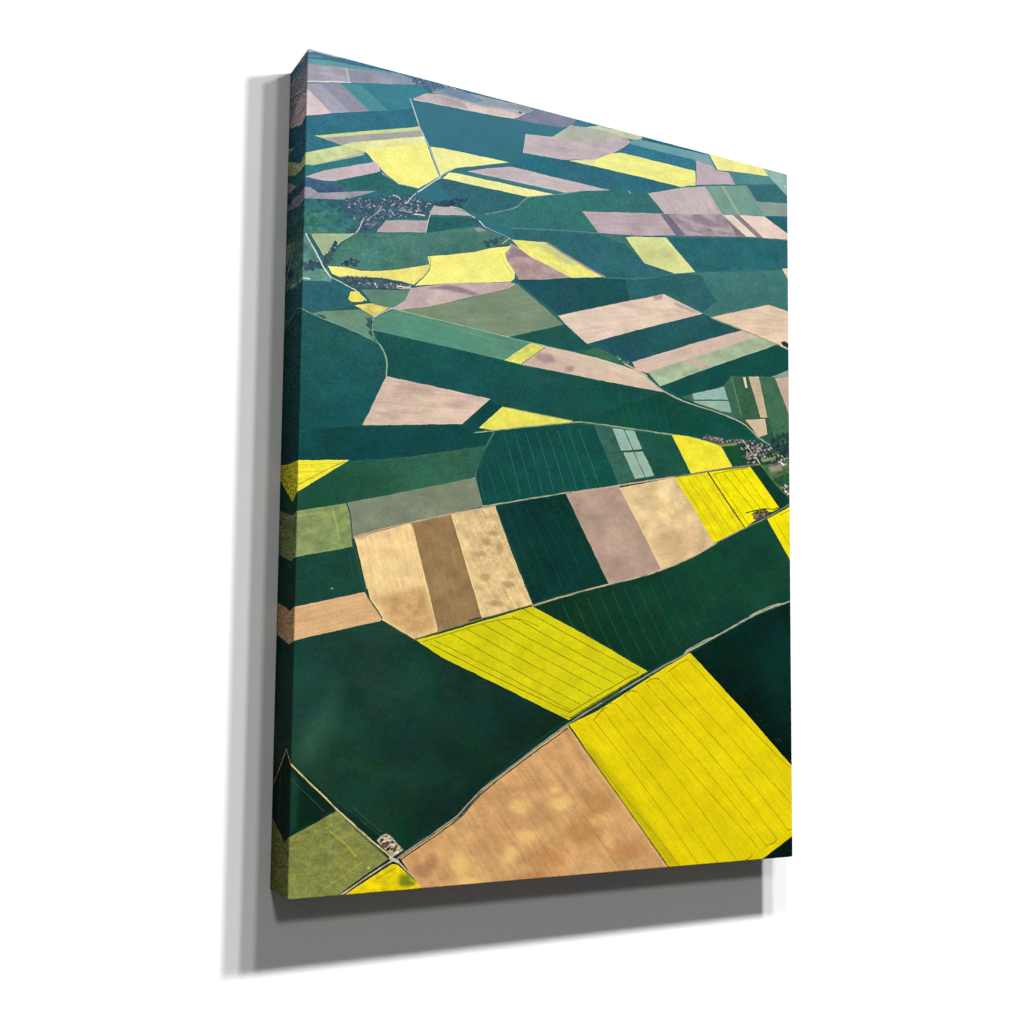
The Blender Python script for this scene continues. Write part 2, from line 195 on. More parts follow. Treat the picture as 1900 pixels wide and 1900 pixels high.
 ('L',(150,178,136),[100.3,347.2,106.9,356.3,110.6,367.1,109.5,383.8],{'w': 1.93}),
 ('L',(140,168,140),[91.2,313.9,89.4,330.1,93.1,340.2,100.3,347.2],{'w': 1.17}),
 ('L',(168,188,160),[111.5,299.5,168.3,303.8,279.5,312.8,331.9,316.9,407.2,321.3,459.4,327.8],{'w': 1.19}),
 ('L',(214,206,200),[91.2,314.6,110.1,302.4,118.6,298.4],{'w': 1.17}),
 ('P',(28,85,80),[279.5,312.8,361.4,284.0,398.6,305.7,450.5,317.1,490.5,331.3,407.2,320.6],{'m': 0.05}),
 ('P',(58,105,86),[381.7,317.4,415.8,307.7,450.5,317.1,481.6,330.9,415.8,321.6],{'m': 0.05,'blur': 0.8}),
 ('P',(34,85,90),[398.6,304.9,590.4,234.5,605.7,237.7,665.3,247.9,578.0,278.8,470.9,320.4,450.5,317.1],{'m': 0.05}),
 ('P',(222,198,178),[353.0,273.7,432.8,247.0,524.0,217.8,591.4,235.2,494.9,269.2,397.8,305.1,363.0,282.3],{'m': 0.06,'st': ((373.0,273.6),(549.9,228.3)),'ms': 23.92}),
 ('B',(232,210,188),[415.6,274.7,450.4,269.6,415.6,278.4],{'soft': 1,'a': 0.55}),
 ('B',(232,210,188),[494.9,255.6,531.4,250.2,494.9,259.4],{'soft': 1,'a': 0.55}),
 ('B',(232,210,188),[459.1,253.4,485.9,249.4,459.1,256.4],{'soft': 1,'a': 0.55}),
 ('B',(196,170,160),[476.9,243.3,513.0,237.8,476.9,246.3],{'soft': 1,'a': 0.5}),
 ('B',(196,170,160),[549.9,238.3,568.6,235.5,549.9,240.6],{'soft': 1,'a': 0.5}),
 ('P',(178,154,152),[505.7,223.7,524.0,218.6,518.5,226.3,508.4,228.6],{'blur': 0.85}),
 ('P',(186,160,156),[540.6,225.9,587.6,234.2,573.4,236.3,542.5,230.2],{'blur': 0.85}),
 ('P',(226,200,174),[605.7,238.1,710.9,204.1,767.7,210.5,767.1,268.2,732.9,261.5,665.3,248.7],{'m': 0.06,'st': ((616.4,237.7),(746.7,226.6))}),
 ('P',(214,188,172),[470.9,320.4,578.0,278.8,663.3,248.5,687.2,250.3,701.3,255.5,616.2,284.5,495.0,332.2,477.1,330.0],{'m': 0.06,'st': ((486.0,324.4),(675.2,252.8))}),
 ('P',(166,182,150),[496.8,331.2,559.2,305.9,616.2,284.5,685.2,255.3,701.3,255.5,727.8,259.8,705.3,270.1,573.2,324.0,517.6,348.2],{'m': 0.08,'ms': 17.22}),
 ('P',(200,182,160),[551.7,309.9,577.9,300.3,606.5,305.9,587.4,314.5],{'blur': 0.85}),
 ('L',(150,160,120),[605.7,238.5,665.3,248.7,732.9,261.5],{'w': 1.84}),
 ('P',(18,74,69),[517.6,348.2,573.2,324.0,705.3,270.1,730.9,261.0,767.1,269.0,766.9,288.5,713.0,310.5,640.3,318.7,641.2,331.1,549.8,358.8],{'m': 0.05}),
 ('L',(216,206,190),[732.9,261.5,767.1,269.0],{'w': 1.56}),
 ('B',(30,48,52),[742.2,257.8,749.5,256.8,742.2,261.9],{'a': 0.95}),
 ('B',(30,48,52),[747.4,259.6,753.6,258.7,747.3,263.6],{'a': 0.95}),
 ('P',(216,192,170),[312.4,316.1,334.4,317.3,407.2,321.3,477.1,330.7,495.0,336.7,524.0,355.7,407.4,351.2,296.6,345.8],{'m': 0.06,'st': ((323.8,323.8),(495.0,345.7))}),
 ('P',(150,128,130),[317.4,334.6,323.9,327.3,344.3,326.7,350.2,336.0,332.1,339.8],{'blur': 1.15}),
 ('P',(166,142,138),[361.9,347.5,365.1,339.8,378.5,338.1,375.2,345.8],{'blur': 1.17}),
 ('P',(190,166,158),[298.2,344.9,332.0,322.7,356.7,329.4,373.5,346.0,356.9,348.1],{'a': 0.5,'blur': 1.12}),
 ('P',(216,214,104),[310.8,316.3,334.4,317.7,297.4,345.7,272.8,343.3],{'m': 0.09,'ms': 8.98,'st': ((279.9,342.3),(323.8,316.6))}),
 ('L',(118,130,100),[332.8,319.0,297.4,345.7],{'w': 1.29}),
 ('P',(20,76,71),[520.4,355.4,549.8,359.5,641.2,331.1,640.3,320.3,641.9,374.5,615.8,372.7,559.1,365.3],{'m': 0.03}),
 ('P',(62,105,82),[554.4,359.0,630.5,333.9,649.7,378.3,615.8,372.7],{'m': 0.06}),
 ('P',(150,182,174),[573.1,352.2,630.5,335.1,636.2,352.7,575.0,359.7],{'m': 0.03}),
 ('P',(146,178,166),[575.0,362.0,637.2,354.5,642.0,370.6,625.5,370.9,575.9,363.4],{'m': 0.03}),
 ('P',(54,95,72),[640.3,318.7,676.8,315.0,696.4,373.4,660.6,377.2],{'m': 0.05}),
 ('L',(108,142,108),[643.2,321.5,659.6,372.6],{'w': 1.23}),
 ('P',(228,204,160),[662.9,317.5,667.8,316.9,671.7,332.1,667.7,332.6],{}),
 ('P',(204,182,152),[673.8,315.3,692.8,313.0,716.6,371.2,695.4,372.7],{'m': 0.05}),
 ('P',(66,105,80),[692.8,313.0,725.3,309.8,751.5,367.5,765.8,385.2,765.7,394.8,714.4,395.2,708.5,373.6],{'m': 0.06}),
 ('P',(194,172,152),[723.2,310.8,766.7,302.2,765.7,394.8],{'m': 0.04}),
 ('P',(140,158,142),[715.1,311.0,766.9,288.5,766.7,303.0],{}),
 ('P',(56,104,74),[708.5,372.1,765.8,385.2,765.3,433.2,714.2,414.1],{'m': 0.1,'ms': 14.28}),
 ('P',(42,89,67),[658.6,376.6,710.5,371.1,726.4,416.1,688.1,404.1,676.3,394.3],{'m': 0.1,'ms': 8.94}),
 ('P',(58,101,78),[628.5,334.1,643.2,318.3,662.5,377.8,646.8,378.7],{'m': 0.06}),
 ('L',(108,142,108),[643.2,321.5,659.6,372.6],{'w': 1.23}),
 ('P',(206,184,156),[666.5,378.9,703.4,373.4,708.3,395.8,691.1,402.2,680.3,390.0],{'m': 0.03}),
 ('L',(62,78,72),[706.4,373.9,710.3,397.1],{'w': 2.3}),
 ('P',(16,74,63),[378.2,411.7,520.4,355.4,559.1,365.3,615.8,372.7,660.5,382.7,682.2,398.4,688.1,404.1,596.6,416.2,540.5,412.6],{'m': 0.06,'ms': 43.04}),
 ('L',(52,103,86),[426.4,377.4,433.5,398.6,445.7,411.6],{'a': 0.45,'w': 0.8}),
 ('L',(52,103,86),[437.7,370.3,444.7,397.4,456.1,411.9],{'a': 0.45,'w': 0.8}),
 ('L',(52,103,86),[449.0,363.1,456.1,396.1,466.7,412.1],{'a': 0.45,'w': 0.81}),
 ('L',(52,103,86),[460.4,373.5,467.5,394.9,477.3,412.3],{'a': 0.45,'w': 0.81}),
 ('L',(52,103,86),[471.9,366.3,479.0,393.7,488.0,412.6],{'a': 0.45,'w': 0.81}),
 ('L',(52,103,86),[483.4,359.0,490.6,392.4,498.7,412.8],{'a': 0.45,'w': 0.81}),
 ('L',(52,103,86),[495.1,369.6,502.3,391.1,509.5,413.1],{'a': 0.45,'w': 0.83}),
 ('L',(52,103,86),[506.8,362.2,514.0,389.9,520.4,413.3],{'a': 0.45,'w': 0.83}),
 ('L',(52,103,86),[518.6,354.9,525.9,388.6,531.4,413.5],{'a': 0.45,'w': 0.81}),
 ('L',(176,178,152),[477.1,330.7,495.0,337.5,522.2,355.2,559.1,365.3,615.8,372.7,660.5,382.7,680.2,393.9,690.1,402.3,720.3,413.5],{'w': 1.93}),
 ('L',(206,190,166),[459.4,324.8,477.1,329.3,495.0,336.0],{'w': 1.67}),
 ('T',[(60,87,76),(180,180,170)],[443.5,315.1,463.8,321.3,470.0,326.4,450.6,320.0],{'n': 14,'s': (1.22,2.44)}),
 ('P',(214,188,168),[80.0,448.1,109.5,384.5,253.1,395.9,213.0,432.6],{'m': 0.09,'ms': 21.05,'st': ((98.2,420.2),(214.9,411.2))}),
 ('B',(186,158,146),[147.8,395.9,174.2,392.7,147.9,399.9],{'soft': 1,'a': 0.55}),
 ('B',(186,158,146),[199.8,410.2,219.4,408.0,199.9,414.2],{'soft': 1,'a': 0.55}),
 ('B',(186,158,146),[112.6,431.8,129.7,430.0,112.7,435.1],{'soft': 1,'a': 0.55}),
 ('B',(230,206,180),[162.6,406.2,192.2,402.8,162.7,410.3],{'soft': 1,'a': 0.55}),
 ('B',(230,206,180),[126.6,420.4,145.3,418.3,126.7,423.7],{'soft': 1,'a': 0.55}),
 ('B',(230,206,180),[185.1,425.4,207.5,422.9,185.2,429.4],{'soft': 1,'a': 0.55}),
 ('P',(190,160,148),[126.1,391.8,169.7,391.9,167.0,401.7,123.4,401.4],{'blur': 2.1,'a': 0.7}),
 ('P',(14,70,69),[-9.2,464.1,57.3,452.1,80.0,448.5,213.0,432.6,253.1,396.6,270.3,404.3,238.1,434.8,258.3,436.8,250.0,454.2,230.9,464.3,142.1,480.6,63.7,492.9,-8.4,497.5],{'m': 0.06,'ms': 40.99}),
 ('P',(234,226,96),[237.4,434.8,270.3,404.0,312.5,407.4,375.7,410.5,374.0,412.9,312.7,424.3,257.5,435.5],{'m': 0.06,'ms': 16.51}),
 ('L',(170,165,110),[270.3,404.0,375.7,411.3],{'w': 1.29}),
 ('L',(170,172,120),[230.6,441.7,257.5,436.2,312.7,425.0,375.7,413.1,390.8,411.1],{'w': 1.54}),
 ('P',(16,76,69),[259.8,436.0,375.7,414.1,410.3,412.7,449.4,489.0,325.7,516.5,244.8,534.1,234.5,504.3,234.4,494.0],{'m': 0.06,'ms': 29.93}),
 ('L',(74,118,96),[273.9,439.4,287.3,476.4,298.5,515.7],{'a': 0.75,'w': 0.9}),
 ('L',(74,118,96),[289.3,436.9,303.4,474.0,315.0,513.5],{'a': 0.75,'w': 0.9}),
 ('L',(74,118,96),[304.9,434.3,319.6,471.5,331.8,511.2],{'a': 0.75,'w': 0.92}),
 ('L',(74,118,96),[320.6,431.8,336.0,469.1,348.7,508.9],{'a': 0.75,'w': 0.9}),
 ('L',(74,118,96),[336.5,429.2,352.5,466.6,365.8,506.6],{'a': 0.75,'w': 0.92}),
 ('L',(74,118,96),[352.6,426.5,369.3,464.1,383.0,502.2],{'a': 0.75,'w': 0.9}),
 ('L',(74,118,96),[368.8,423.9,386.1,461.6,400.5,497.6],{'a': 0.75,'w': 0.92}),
 ('L',(74,118,96),[385.2,421.2,403.2,459.0,418.1,493.1],{'a': 0.75,'w': 0.96}),
 ('L',(74,118,96),[418.4,415.8,437.9,453.9,454.0,483.8],{'a': 0.75,'w': 0.96}),
 ('L',(66,111,88),[259.3,460.9,284.3,523.0],{'a': 0.6,'w': 0.81}),
 ('L',(66,111,88),[248.7,479.8,265.6,524.4],{'a': 0.6,'w': 0.8}),
 ('L',(66,111,88),[238.2,498.5,247.0,525.8],{'a': 0.6,'w': 0.81}),
 ('L',(92,124,99),[259.8,436.7,242.4,467.3,234.3,487.2,232.9,499.6],{'a': 0.8,'w': 1.89}),
 ('L',(14,66,55),[235.8,487.1,239.2,510.7,244.8,532.8],{'w': 1.85}),
 ('P',(52,99,86),[409.5,412.8,438.7,413.4,477.5,480.8,449.4,489.0],{'m': 0.07,'ms': 15.94}),
 ('P',(28,85,67),[438.7,413.4,479.1,413.6,509.6,475.2,475.7,481.0],{}),
 ('P',(150,180,166),[439.6,414.4,474.7,414.4,488.0,438.6,453.6,444.1],{'m': 0.03}),
 ('P',(148,178,162),[457.1,445.9,488.9,441.5,507.8,473.1,475.7,480.2],{'m': 0.03}),
 ('L',(60,97,80),[457.9,414.3,473.0,441.5,492.6,477.4],{'w': 1.4}),
 ('L',(50,89,72),[425.1,450.4,452.8,444.9,489.8,438.5],{'w': 1.64}),
 ('P',(28,81,65),[475.5,414.7,538.7,414.3,571.0,465.6,510.5,474.4],{'m': 0.06}),
 ('L',(150,164,132),[390.8,411.1,433.5,411.7,495.1,412.7,540.5,413.4,573.0,413.9,596.6,416.9],{'w': 2.1}),
 ('P',(240,226,52),[537.8,413.7,559.0,412.3,591.8,416.6,621.4,419.1,643.5,448.7,571.0,465.6],{'m': 0.05,'ms': 15.23}),
 ('P',(22,76,46),[625.3,419.5,652.5,415.3,674.0,442.9,643.5,448.7],{'m': 0.08}),
 ('P',(130,140,76),[596.6,416.9,625.3,418.0,652.5,413.0,650.5,417.1,625.2,421.8],{}),
 ('P',(96,92,88),[589.0,413.1,598.5,407.6,625.3,408.7,632.0,415.8,620.4,418.4,598.5,416.0],{'m': 0.2,'ms': 4.22,'blur': 0.51}),
 ('T',[(54,70,62),(70,84,70)],[589.0,412.3,598.5,406.8,625.3,408.7,632.0,415.8,620.4,418.4,598.5,416.0],{'n': 40,'s': (1.27,2.95)}),
 ('T',[(170,140,130),(150,120,116),(190,172,164)],[590.9,412.9,601.3,408.8,625.3,410.3,630.1,416.0,604.2,415.4],{'h': 1,'n': 30,'s': (1.03,2.24)}),
 ('T',[(60,78,65),(80,94,80)],[630.1,411.3,664.3,406.4,684.1,407.6,684.1,412.3,634.9,415.5],{'n': 30,'s': (1.32,3.08)}),
 ('T',[(176,136,124),(190,160,150)],[630.1,412.1,664.3,407.2,684.1,408.4,682.1,411.7,634.9,414.7],{'h': 1,'n': 24,'s': (1.06,2.29)}),
 ('P',(34,68,57),[652.5,415.3,684.1,406.0,724.3,414.7,765.7,394.8,765.3,430.0,693.8,442.7,672.0,443.1],{'m': 0.2,'ms': 5.37}),
 ('T',[(26,48,51),(34,60,51),(34,58,69),(50,84,58),(64,100,66)],[652.5,418.5,684.1,407.6,720.3,415.1,753.2,398.4,752.9,429.5,693.9,441.1,672.0,443.1],{'n': 260,'s': (1.78,4.9)}),
 ('T',[(214,184,172),(196,156,142),(220,208,200),(176,160,152),(150,120,112)],[659.3,419.3,684.1,407.6,720.3,415.1,753.0,418.4,752.9,427.9,693.9,439.6,672.0,441.5],{'h': 1,'n': 90,'s': (1.27,2.82)}),
 ('P',(120,150,84),[695.9,433.1,722.2,427.6,724.2,431.3,697.9,437.6],{}),
 ('L',(224,196,176),[662.3,408.2,676.1,421.7,686.9,430.8,694.9,441.0],{'w': 1.65}),
 ('T',[(30,52,67),(36,60,59),(44,74,63)],[712.3,400.1,755.4,386.2,755.0,426.2,732.4,421.9,714.2,411.0],{'n': 90,'s': (2.27,5.91)}),
 ('P',(82,112,72),[694.9,441.8,724.1,436.9,765.4,425.2,764.6,498.5,750.2,490.1,719.8,464.8],{'m': 0.2,'ms': 8.18}),
 ('P',(170,160,140),[707.9,443.0,734.3,437.5,736.3,445.3,715.9,450.2],{'m': 0.1,'blur': 0.89}),
 ('P',(40,84,56),[717.9,459.5,765.2,442.8,764.9,466.7,732.0,471.7],{'m': 0.15,'ms': 7.26,'blur': 0.91}),
 ('T',[(214,206,196),(120,110,110),(50,80,50)],[732.0,471.7,754.6,462.0,754.4,483.4,744.2,478.6],{'n': 50,'s': (0.91,3.63)}),
 ('T',[(226,226,222),(110,100,100)],[724.2,434.5,752.9,430.3,752.8,435.9,730.2,437.9],{'n': 10,'s': (1.78,3.56)}),
 ('P',(12,58,42),[676.9,445.7,693.9,441.1,719.8,465.6,752.3,488.3,752.2,494.6,730.6,504.1],{'m': 0.08}),
 ('P',(46,95,76),[-13.7,543.3,0.4,534.0,63.7,493.6,142.1,480.6,250.0,455.6,235.7,484.3,232.9,498.2,157.3,518.5,62.7,542.7,-0.4,556.7,-13.3,560.1],{'m': 0.07,'ms': 34.2,'g': ((26,78,59),(141.9,468.7),(32.6,555.7))}),
 ('P',(30,76,59),[0.4,534.0,31.7,514.4,142.5,501.8,72.9,536.8,-0.4,555.5],{'a': 0.5,'blur': 1.33}),
 ('P',(244,232,56),[-17.5,496.4,0.1,496.7,64.3,491.6,0.4,534.0,-16.3,544.7],{'m': 0.05,'ms': 6.33,'st': ((4.9,507.1),(58.4,501.2))}),
 ('L',(206,190,60),[-8.3,503.2,50.1,496.7],{'w': 0.78}),
 ('L',(206,190,60),[-8.0,512.0,35.5,507.0],{'w': 0.78}),
 ('L',(206,190,60),[-7.8,520.8,21.0,516.5],{'w': 0.78}),
 ('L',(130,120,60),[-6.3,530.1,31.5,507.3,58.2,494.1],{'a': 0.7,'w': 1.04}),
 ('P',(126,134,112),[62.7,542.7,157.3,518.5,232.9,498.2,239.3,517.5,244.8,534.1,201.9,545.3,143.6,561.2,73.9,583.7,69.0,582.1,67.2,559.7],{'m': 0.07,'ms': 20.49}),
 ('P',(134,148,94),[-19.7,561.8,-0.4,556.7,61.4,543.4,66.5,559.8,70.7,594.2,-0.4,610.7,-18.4,615.3],{'m': 0.1,'ms': 10.4}),
 ('L',(172,182,96),[44.7,553.6,50.4,570.4,52.8,586.3],{'a': 0.6,'w': 2.79}),
 ('L',(164,176,108),[0.4,563.0,32.6,555.7],{'a': 0.6,'w': 1.68}),
 ('L',(44,81,61),[62.1,544.0,67.2,559.7,70.6,593.6],{'w': 1.5}),
 ('P',(22,66,55),[-18.4,615.3,-0.4,610.7,70.7,594.2,86.2,647.3,0.4,668.0,-16.9,673.5],{'m': 0.09,'ms': 25.99}),
 ('L',(70,103,92),[66.1,604.7,70.7,627.5,73.6,635.0],{'a': 0.5,'w': 1.15}),
 ('B',(150,170,180),[45.4,645.1,47.4,645.0,45.4,646.3],{'a': 0.8}),
 ('P',(216,174,126),[-18.1,673.5,0.4,668.0,86.2,648.0,96.1,661.1,108.3,677.4,107.7,681.3,0.7,706.4,-17.2,711.7],{'m': 0.07,'st': ((9.4,688.9),(103.1,664.1))}),
 ('P',(238,204,144),[72.5,583.8,145.0,561.7,163.4,619.4,183.6,693.1,153.3,702.9,109.0,680.0,93.3,656.0],{'m': 0.09,'ms': 16.0,'st': ((101.5,583.4),(124.1,660.1))}),
 ('P',(190,148,96),[100.1,653.2,165.2,640.4,180.5,685.9,153.3,700.3,117.4,679.7],{'m': 0.12,'ms': 9.55,'blur': 2.73,'a': 0.75}),
 ('P',(204,160,120),[70.4,582.7,77.2,579.7,94.4,576.0,80.8,585.9],{'blur': 0.65,'a': 0.8}),
 ('P',(148,118,80),[145.0,561.4,200.4,547.4,223.9,613.9,245.2,674.3,211.5,685.2,183.6,693.1,163.4,619.4],{'m': 0.1,'ms': 17.18,'st': ((165.4,566.4),(196.2,657.7))}),
 ('P',(222,192,138),[200.4,546.7,261.8,532.2,286.7,589.7,317.4,654.4,245.2,674.3,223.9,613.9],{'m': 0.13,'ms': 12.87,'st': ((217.0,556.4),(271.8,648.4))}),
 ('T',[(168,134,94),(160,126,92),(176,144,100)],[232.3,562.2,266.7,556.6,290.9,613.5,248.2,615.5,240.2,588.8],{'a': 0.35,'n': 120,'s': (0.57,1.86)}),
 ('T',[(168,134,94),(196,160,110)],[209.5,553.5,266.5,539.5,311.0,647.1,248.9,666.8],{'a': 0.35,'n': 120,'s': (0.57,1.72)}),
 ('L',(250,222,160),[200.4,546.7,223.9,613.9,245.2,674.3],{'w': 1.23}),
 ('L',(246,214,156),[146.5,563.6,163.4,619.4,182.8,689.8],{'w': 1.2}),
 ('L',(52,72,57),[70.5,585.2,86.2,647.3,96.1,661.1,103.3,669.8,109.0,678.0],{'w': 1.72}),
 ('L',(232,214,140),[74.6,587.5,88.9,643.4],{'w': 1.09}),
 ('L',(128,112,78),[153.3,702.2,182.8,693.1,245.2,675.0,317.4,655.1],{'w': 1.32}),
 ('L',(46,50,36),[226.3,678.1,242.9,673.7],{'w': 1.84}),
 ('B',(150,116,80),[259.1,567.3,270.0,566.7,259.2,572.1],{'soft': 1,'a': 0.5}),
 ('B',(150,116,80),[269.4,583.8,277.2,583.4,269.5,594.7],{'soft': 1,'a': 0.5}),
 ('B',(150,116,80),[240.3,594.2,252.5,593.6,240.4,598.3],{'soft': 1,'a': 0.5}),
 ('B',(150,116,80),[249.3,578.8,257.0,578.4,249.4,584.9],{'soft': 1,'a': 0.5}),
 ('B',(150,116,80),[248.3,623.6,257.5,623.2,248.4,629.0],{'soft': 1,'a': 0.5}),
 ('B',(150,116,80),[283.2,631.0,294.2,630.5,283.3,635.7],{'soft': 1,'a': 0.5}),
 ('B',(150,116,80),[264.1,655.5,279.6,655.0,264.2,660.9],{'soft': 1,'a': 0.5}),
 ('B',(250,222,166),[101.7,589.9,112.8,589.2,101.8,597.6],{'soft': 1,'a': 0.5}),
 ('B',(250,222,166),[126.7,614.6,141.0,613.9,126.9,625.0],{'soft': 1,'a': 0.5}),
 ('B',(250,222,166),[102.3,622.2,110.7,621.8,102.5,632.5],{'soft': 1,'a': 0.5}),
 ('B',(250,222,166),[144.8,630.1,152.0,629.7,145.0,637.9],{'soft': 1,'a': 0.5}),
 ('B',(192,154,108),[545.0,546.2,572.8,544.5,545.0,556.6],{'soft': 1,'a': 0.45}),
 ('B',(192,154,108),[517.8,573.7,537.7,572.6,517.8,582.5],{'soft': 1,'a': 0.45}),
 ('B',(192,154,108),[572.8,525.7,589.6,524.6,572.8,533.2],{'soft': 1,'a': 0.45}),
 ('B',(240,212,160),[526.8,506.5,546.9,505.0,526.8,515.4],{'soft': 1,'a': 0.5}),
 ('B',(240,212,160),[551.5,564.4,564.4,563.7,551.4,580.8],{'soft': 1,'a': 0.5}),
 ('B',(240,212,160),[499.8,519.6,514.1,518.6,499.8,528.4],{'soft': 1,'a': 0.5}),
 ('B',(156,128,112),[417.0,536.2,432.4,535.2,417.0,546.2],{'soft': 1,'a': 0.4}),
 ('B',(156,128,112),[451.6,595.3,474.2,594.2,451.6,602.5],{'soft': 1,'a': 0.4}),
 ('B',(156,128,112),[468.9,569.1,483.0,568.3,468.9,580.7],{'soft': 1,'a': 0.4}),
 ('B',(156,128,112),[408.8,586.7,418.9,586.2,408.8,599.6],{'soft': 1,'a': 0.4}),
 ('L',(198,168,132),[71.1,583.3,101.3,573.0,145.0,561.1,200.4,546.1,261.8,532.2],{'w': 1.72}),
 ('P',(6,52,46),[262.6,531.8,313.6,520.2,366.4,508.8,433.6,623.4,375.7,637.7,318.2,653.0],{'m': 0.1,'ms': 22.45}),
 ('L',(46,93,72),[278.2,535.2,298.3,578.7,329.3,645.0],{'a': 0.45,'w': 0.81}),
 ('L',(46,93,72),[291.5,532.2,314.2,573.7,345.4,638.2],{'a': 0.45,'w': 0.8}),
 ('L',(46,93,72),[305.0,529.1,330.2,568.6,361.6,631.3],{'a': 0.45,'w': 0.84}),
 ('L',(46,93,72),[318.5,526.1,346.4,563.4,378.1,624.3],{'a': 0.45,'w': 0.84}),
 ('L',(46,93,72),[332.2,523.0,362.7,558.2,394.7,617.2],{'a': 0.45,'w': 0.84}),
 ('L',(46,93,72),[346.0,519.9,379.2,552.9,411.4,610.1],{'a': 0.45,'w': 0.86}),
 ('L',(46,93,72),[359.9,516.7,395.9,547.6,428.4,602.9],{'a': 0.45,'w': 0.86}),
 ('P',(180,152,134),[366.4,508.8,450.3,489.6,451.2,496.1,486.5,547.6,520.5,600.8,434.5,623.4],{'m': 0.08,'ms': 27.11}),
 ('P',(226,196,146),[450.3,494.0,543.3,472.4,577.5,513.3,613.2,560.1,568.0,582.9,519.6,601.5,486.5,547.6],{'m': 0.1,'ms': 21.12}),
 ('P',(198,160,118),[495.4,560.3,540.5,546.5,586.7,554.9,531.4,587.7],{'blur': 4.06,'a': 0.5}),
 ('L',(246,214,160),[451.2,494.6,486.5,547.6,520.5,600.8],{'w': 1.26}),
 ('L',(176,166,130),[243.3,534.3,313.6,518.8,366.4,507.4,378.9,504.6],{'w': 1.64}),
 ('L',(202,170,138),[376.4,506.2,451.2,490.3,543.3,471.7],{'w': 2.1}),
 ('P',(234,218,16),[542.3,472.9,599.3,460.5,629.7,495.1,665.5,534.1,610.3,560.3,575.6,513.5],{'m': 0.08,'ms': 12.05,'st': ((563.6,473.7),(629.5,552.4))}),
 ('P',(242,228,8),[601.2,460.0,675.9,445.8,703.6,473.9,729.7,501.0,720.5,507.9,707.4,508.8,683.3,522.9,665.5,534.9,629.7,495.1],{'m': 0.05,'ms': 12.52}),
 ('L',(150,128,20),[550.6,474.1,618.0,553.8],{'a': 0.6,'w': 0.95}),
 ('L',(130,116,10),[610.7,462.2,671.4,529.1],{'a': 0.7,'w': 1.05}),
 ('L',(150,128,20),[564.5,471.1,630.5,547.7],{'a': 0.6,'w': 0.95}),
 ('L',(130,116,10),[627.0,459.0,685.4,511.9],{'a': 0.7,'w': 1.03}),
 ('L',(150,128,20),[578.5,468.1,643.0,541.6],{'a': 0.6,'w': 0.95}),
 ('L',(130,116,10),[643.5,455.8,695.4,506.6],{'a': 0.7,'w': 1.03}),
 ('L',(150,128,20),[592.6,465.1,655.7,535.5],{'a': 0.6,'w': 0.93}),
 ('L',(130,116,10),[660.1,452.5,709.4,502.4],{'a': 0.7,'w': 1.07}),
 ('L',(84,84,40),[600.2,460.8,629.7,495.1,665.5,534.1],{'w': 2.36}),
 ('L',(120,116,30),[609.7,462.3,634.7,455.6,671.9,447.7],{'a': 0.7,'w': 1.06}),
 ('L',(140,122,110),[543.3,471.7,599.3,459.4,646.4,449.2,694.9,440.3],{'w': 2.18}),
 ('T',[(70,66,50),(110,96,80),(50,56,40),(150,130,110)],[677.4,512.5,705.4,504.3,707.3,513.5,685.3,522.8],{'n': 60,'s': (1.75,4.38)}),
 ('L',(60,64,20),[667.6,513.1,681.4,509.1,703.4,504.4,717.5,505.0,727.6,501.1],{'w': 1.5}),
 ('L',(60,60,24),[703.3,515.4,729.6,502.6],{'w': 2.26}),
 ('L',(150,136,110),[610.3,560.3,665.5,534.9,707.3,516.6,752.2,493.1],{'w': 1.8}),
 ('P',(242,226,8),[706.3,519.1,754.3,496.1,753.4,581.3],{'m': 0.04}),
 ('L',(140,124,20),[730.6,511.9,754.2,500.8],{'a': 0.7,'w': 1.07}),
 ('L',(140,124,20),[719.4,517.4,753.6,560.8],{'a': 0.6,'w': 1.09}),
 ('P',(16,66,48),[319.0,658.5,375.7,640.6,434.5,625.5,519.6,603.0,612.2,561.7,683.3,527.6,706.3,519.1,753.4,581.3,752.8,633.8,682.4,655.4,558.6,713.6,500.1,738.2,409.4,695.9],{'m': 0.08,'ms': 48.74,'g': ((10,50,34),(586.7,584.9),(486.9,727.5))}),
 ('L',(66,110,78),[362.6,653.6,374.6,676.3,386.2,695.0],{'a': 0.62,'w': 0.9}),
 ('L',(66,110,78),[381.5,648.6,397.7,679.1,413.3,704.1],{'a': 0.59,'w': 0.92}),
 ('L',(66,110,78),[400.7,643.6,422.2,683.9,442.9,717.0],{'a': 0.56,'w': 0.94}),
 ('L',(66,110,78),[420.1,638.5,444.9,684.8,468.8,723.0],{'a': 0.53,'w': 0.96}),
 ('L',(66,110,78),[439.7,633.3,465.8,681.8,491.0,721.8],{'a': 0.5,'w': 0.96}),
 ('L',(66,110,78),[459.5,628.1,486.9,678.8,513.5,720.7],{'a': 0.47,'w': 0.97}),
 ('L',(66,110,78),[479.6,622.8,507.3,673.8,534.2,715.9],{'a': 0.44,'w': 0.97}),
 ('L',(66,110,78),[499.9,617.5,526.8,666.8,552.9,707.5],{'a': 0.41000000000000003,'w': 0.95}),
 ('L',(66,110,78),[520.5,612.1,545.5,657.7,569.7,695.2],{'a': 0.38,'w': 0.97}),
 ('L',(66,110,78),[541.4,606.6,563.3,646.4,584.6,679.2],{'a': 0.35,'w': 0.99}),
 ('L',(66,110,78),[562.5,601.0,582.4,637.1,601.7,666.7],{'a': 0.32,'w': 0.99}),
 ('L',(66,110,78),[583.8,595.4,601.8,627.6,619.1,654.1],{'a': 0.29000000000000004,'w': 1.03}),
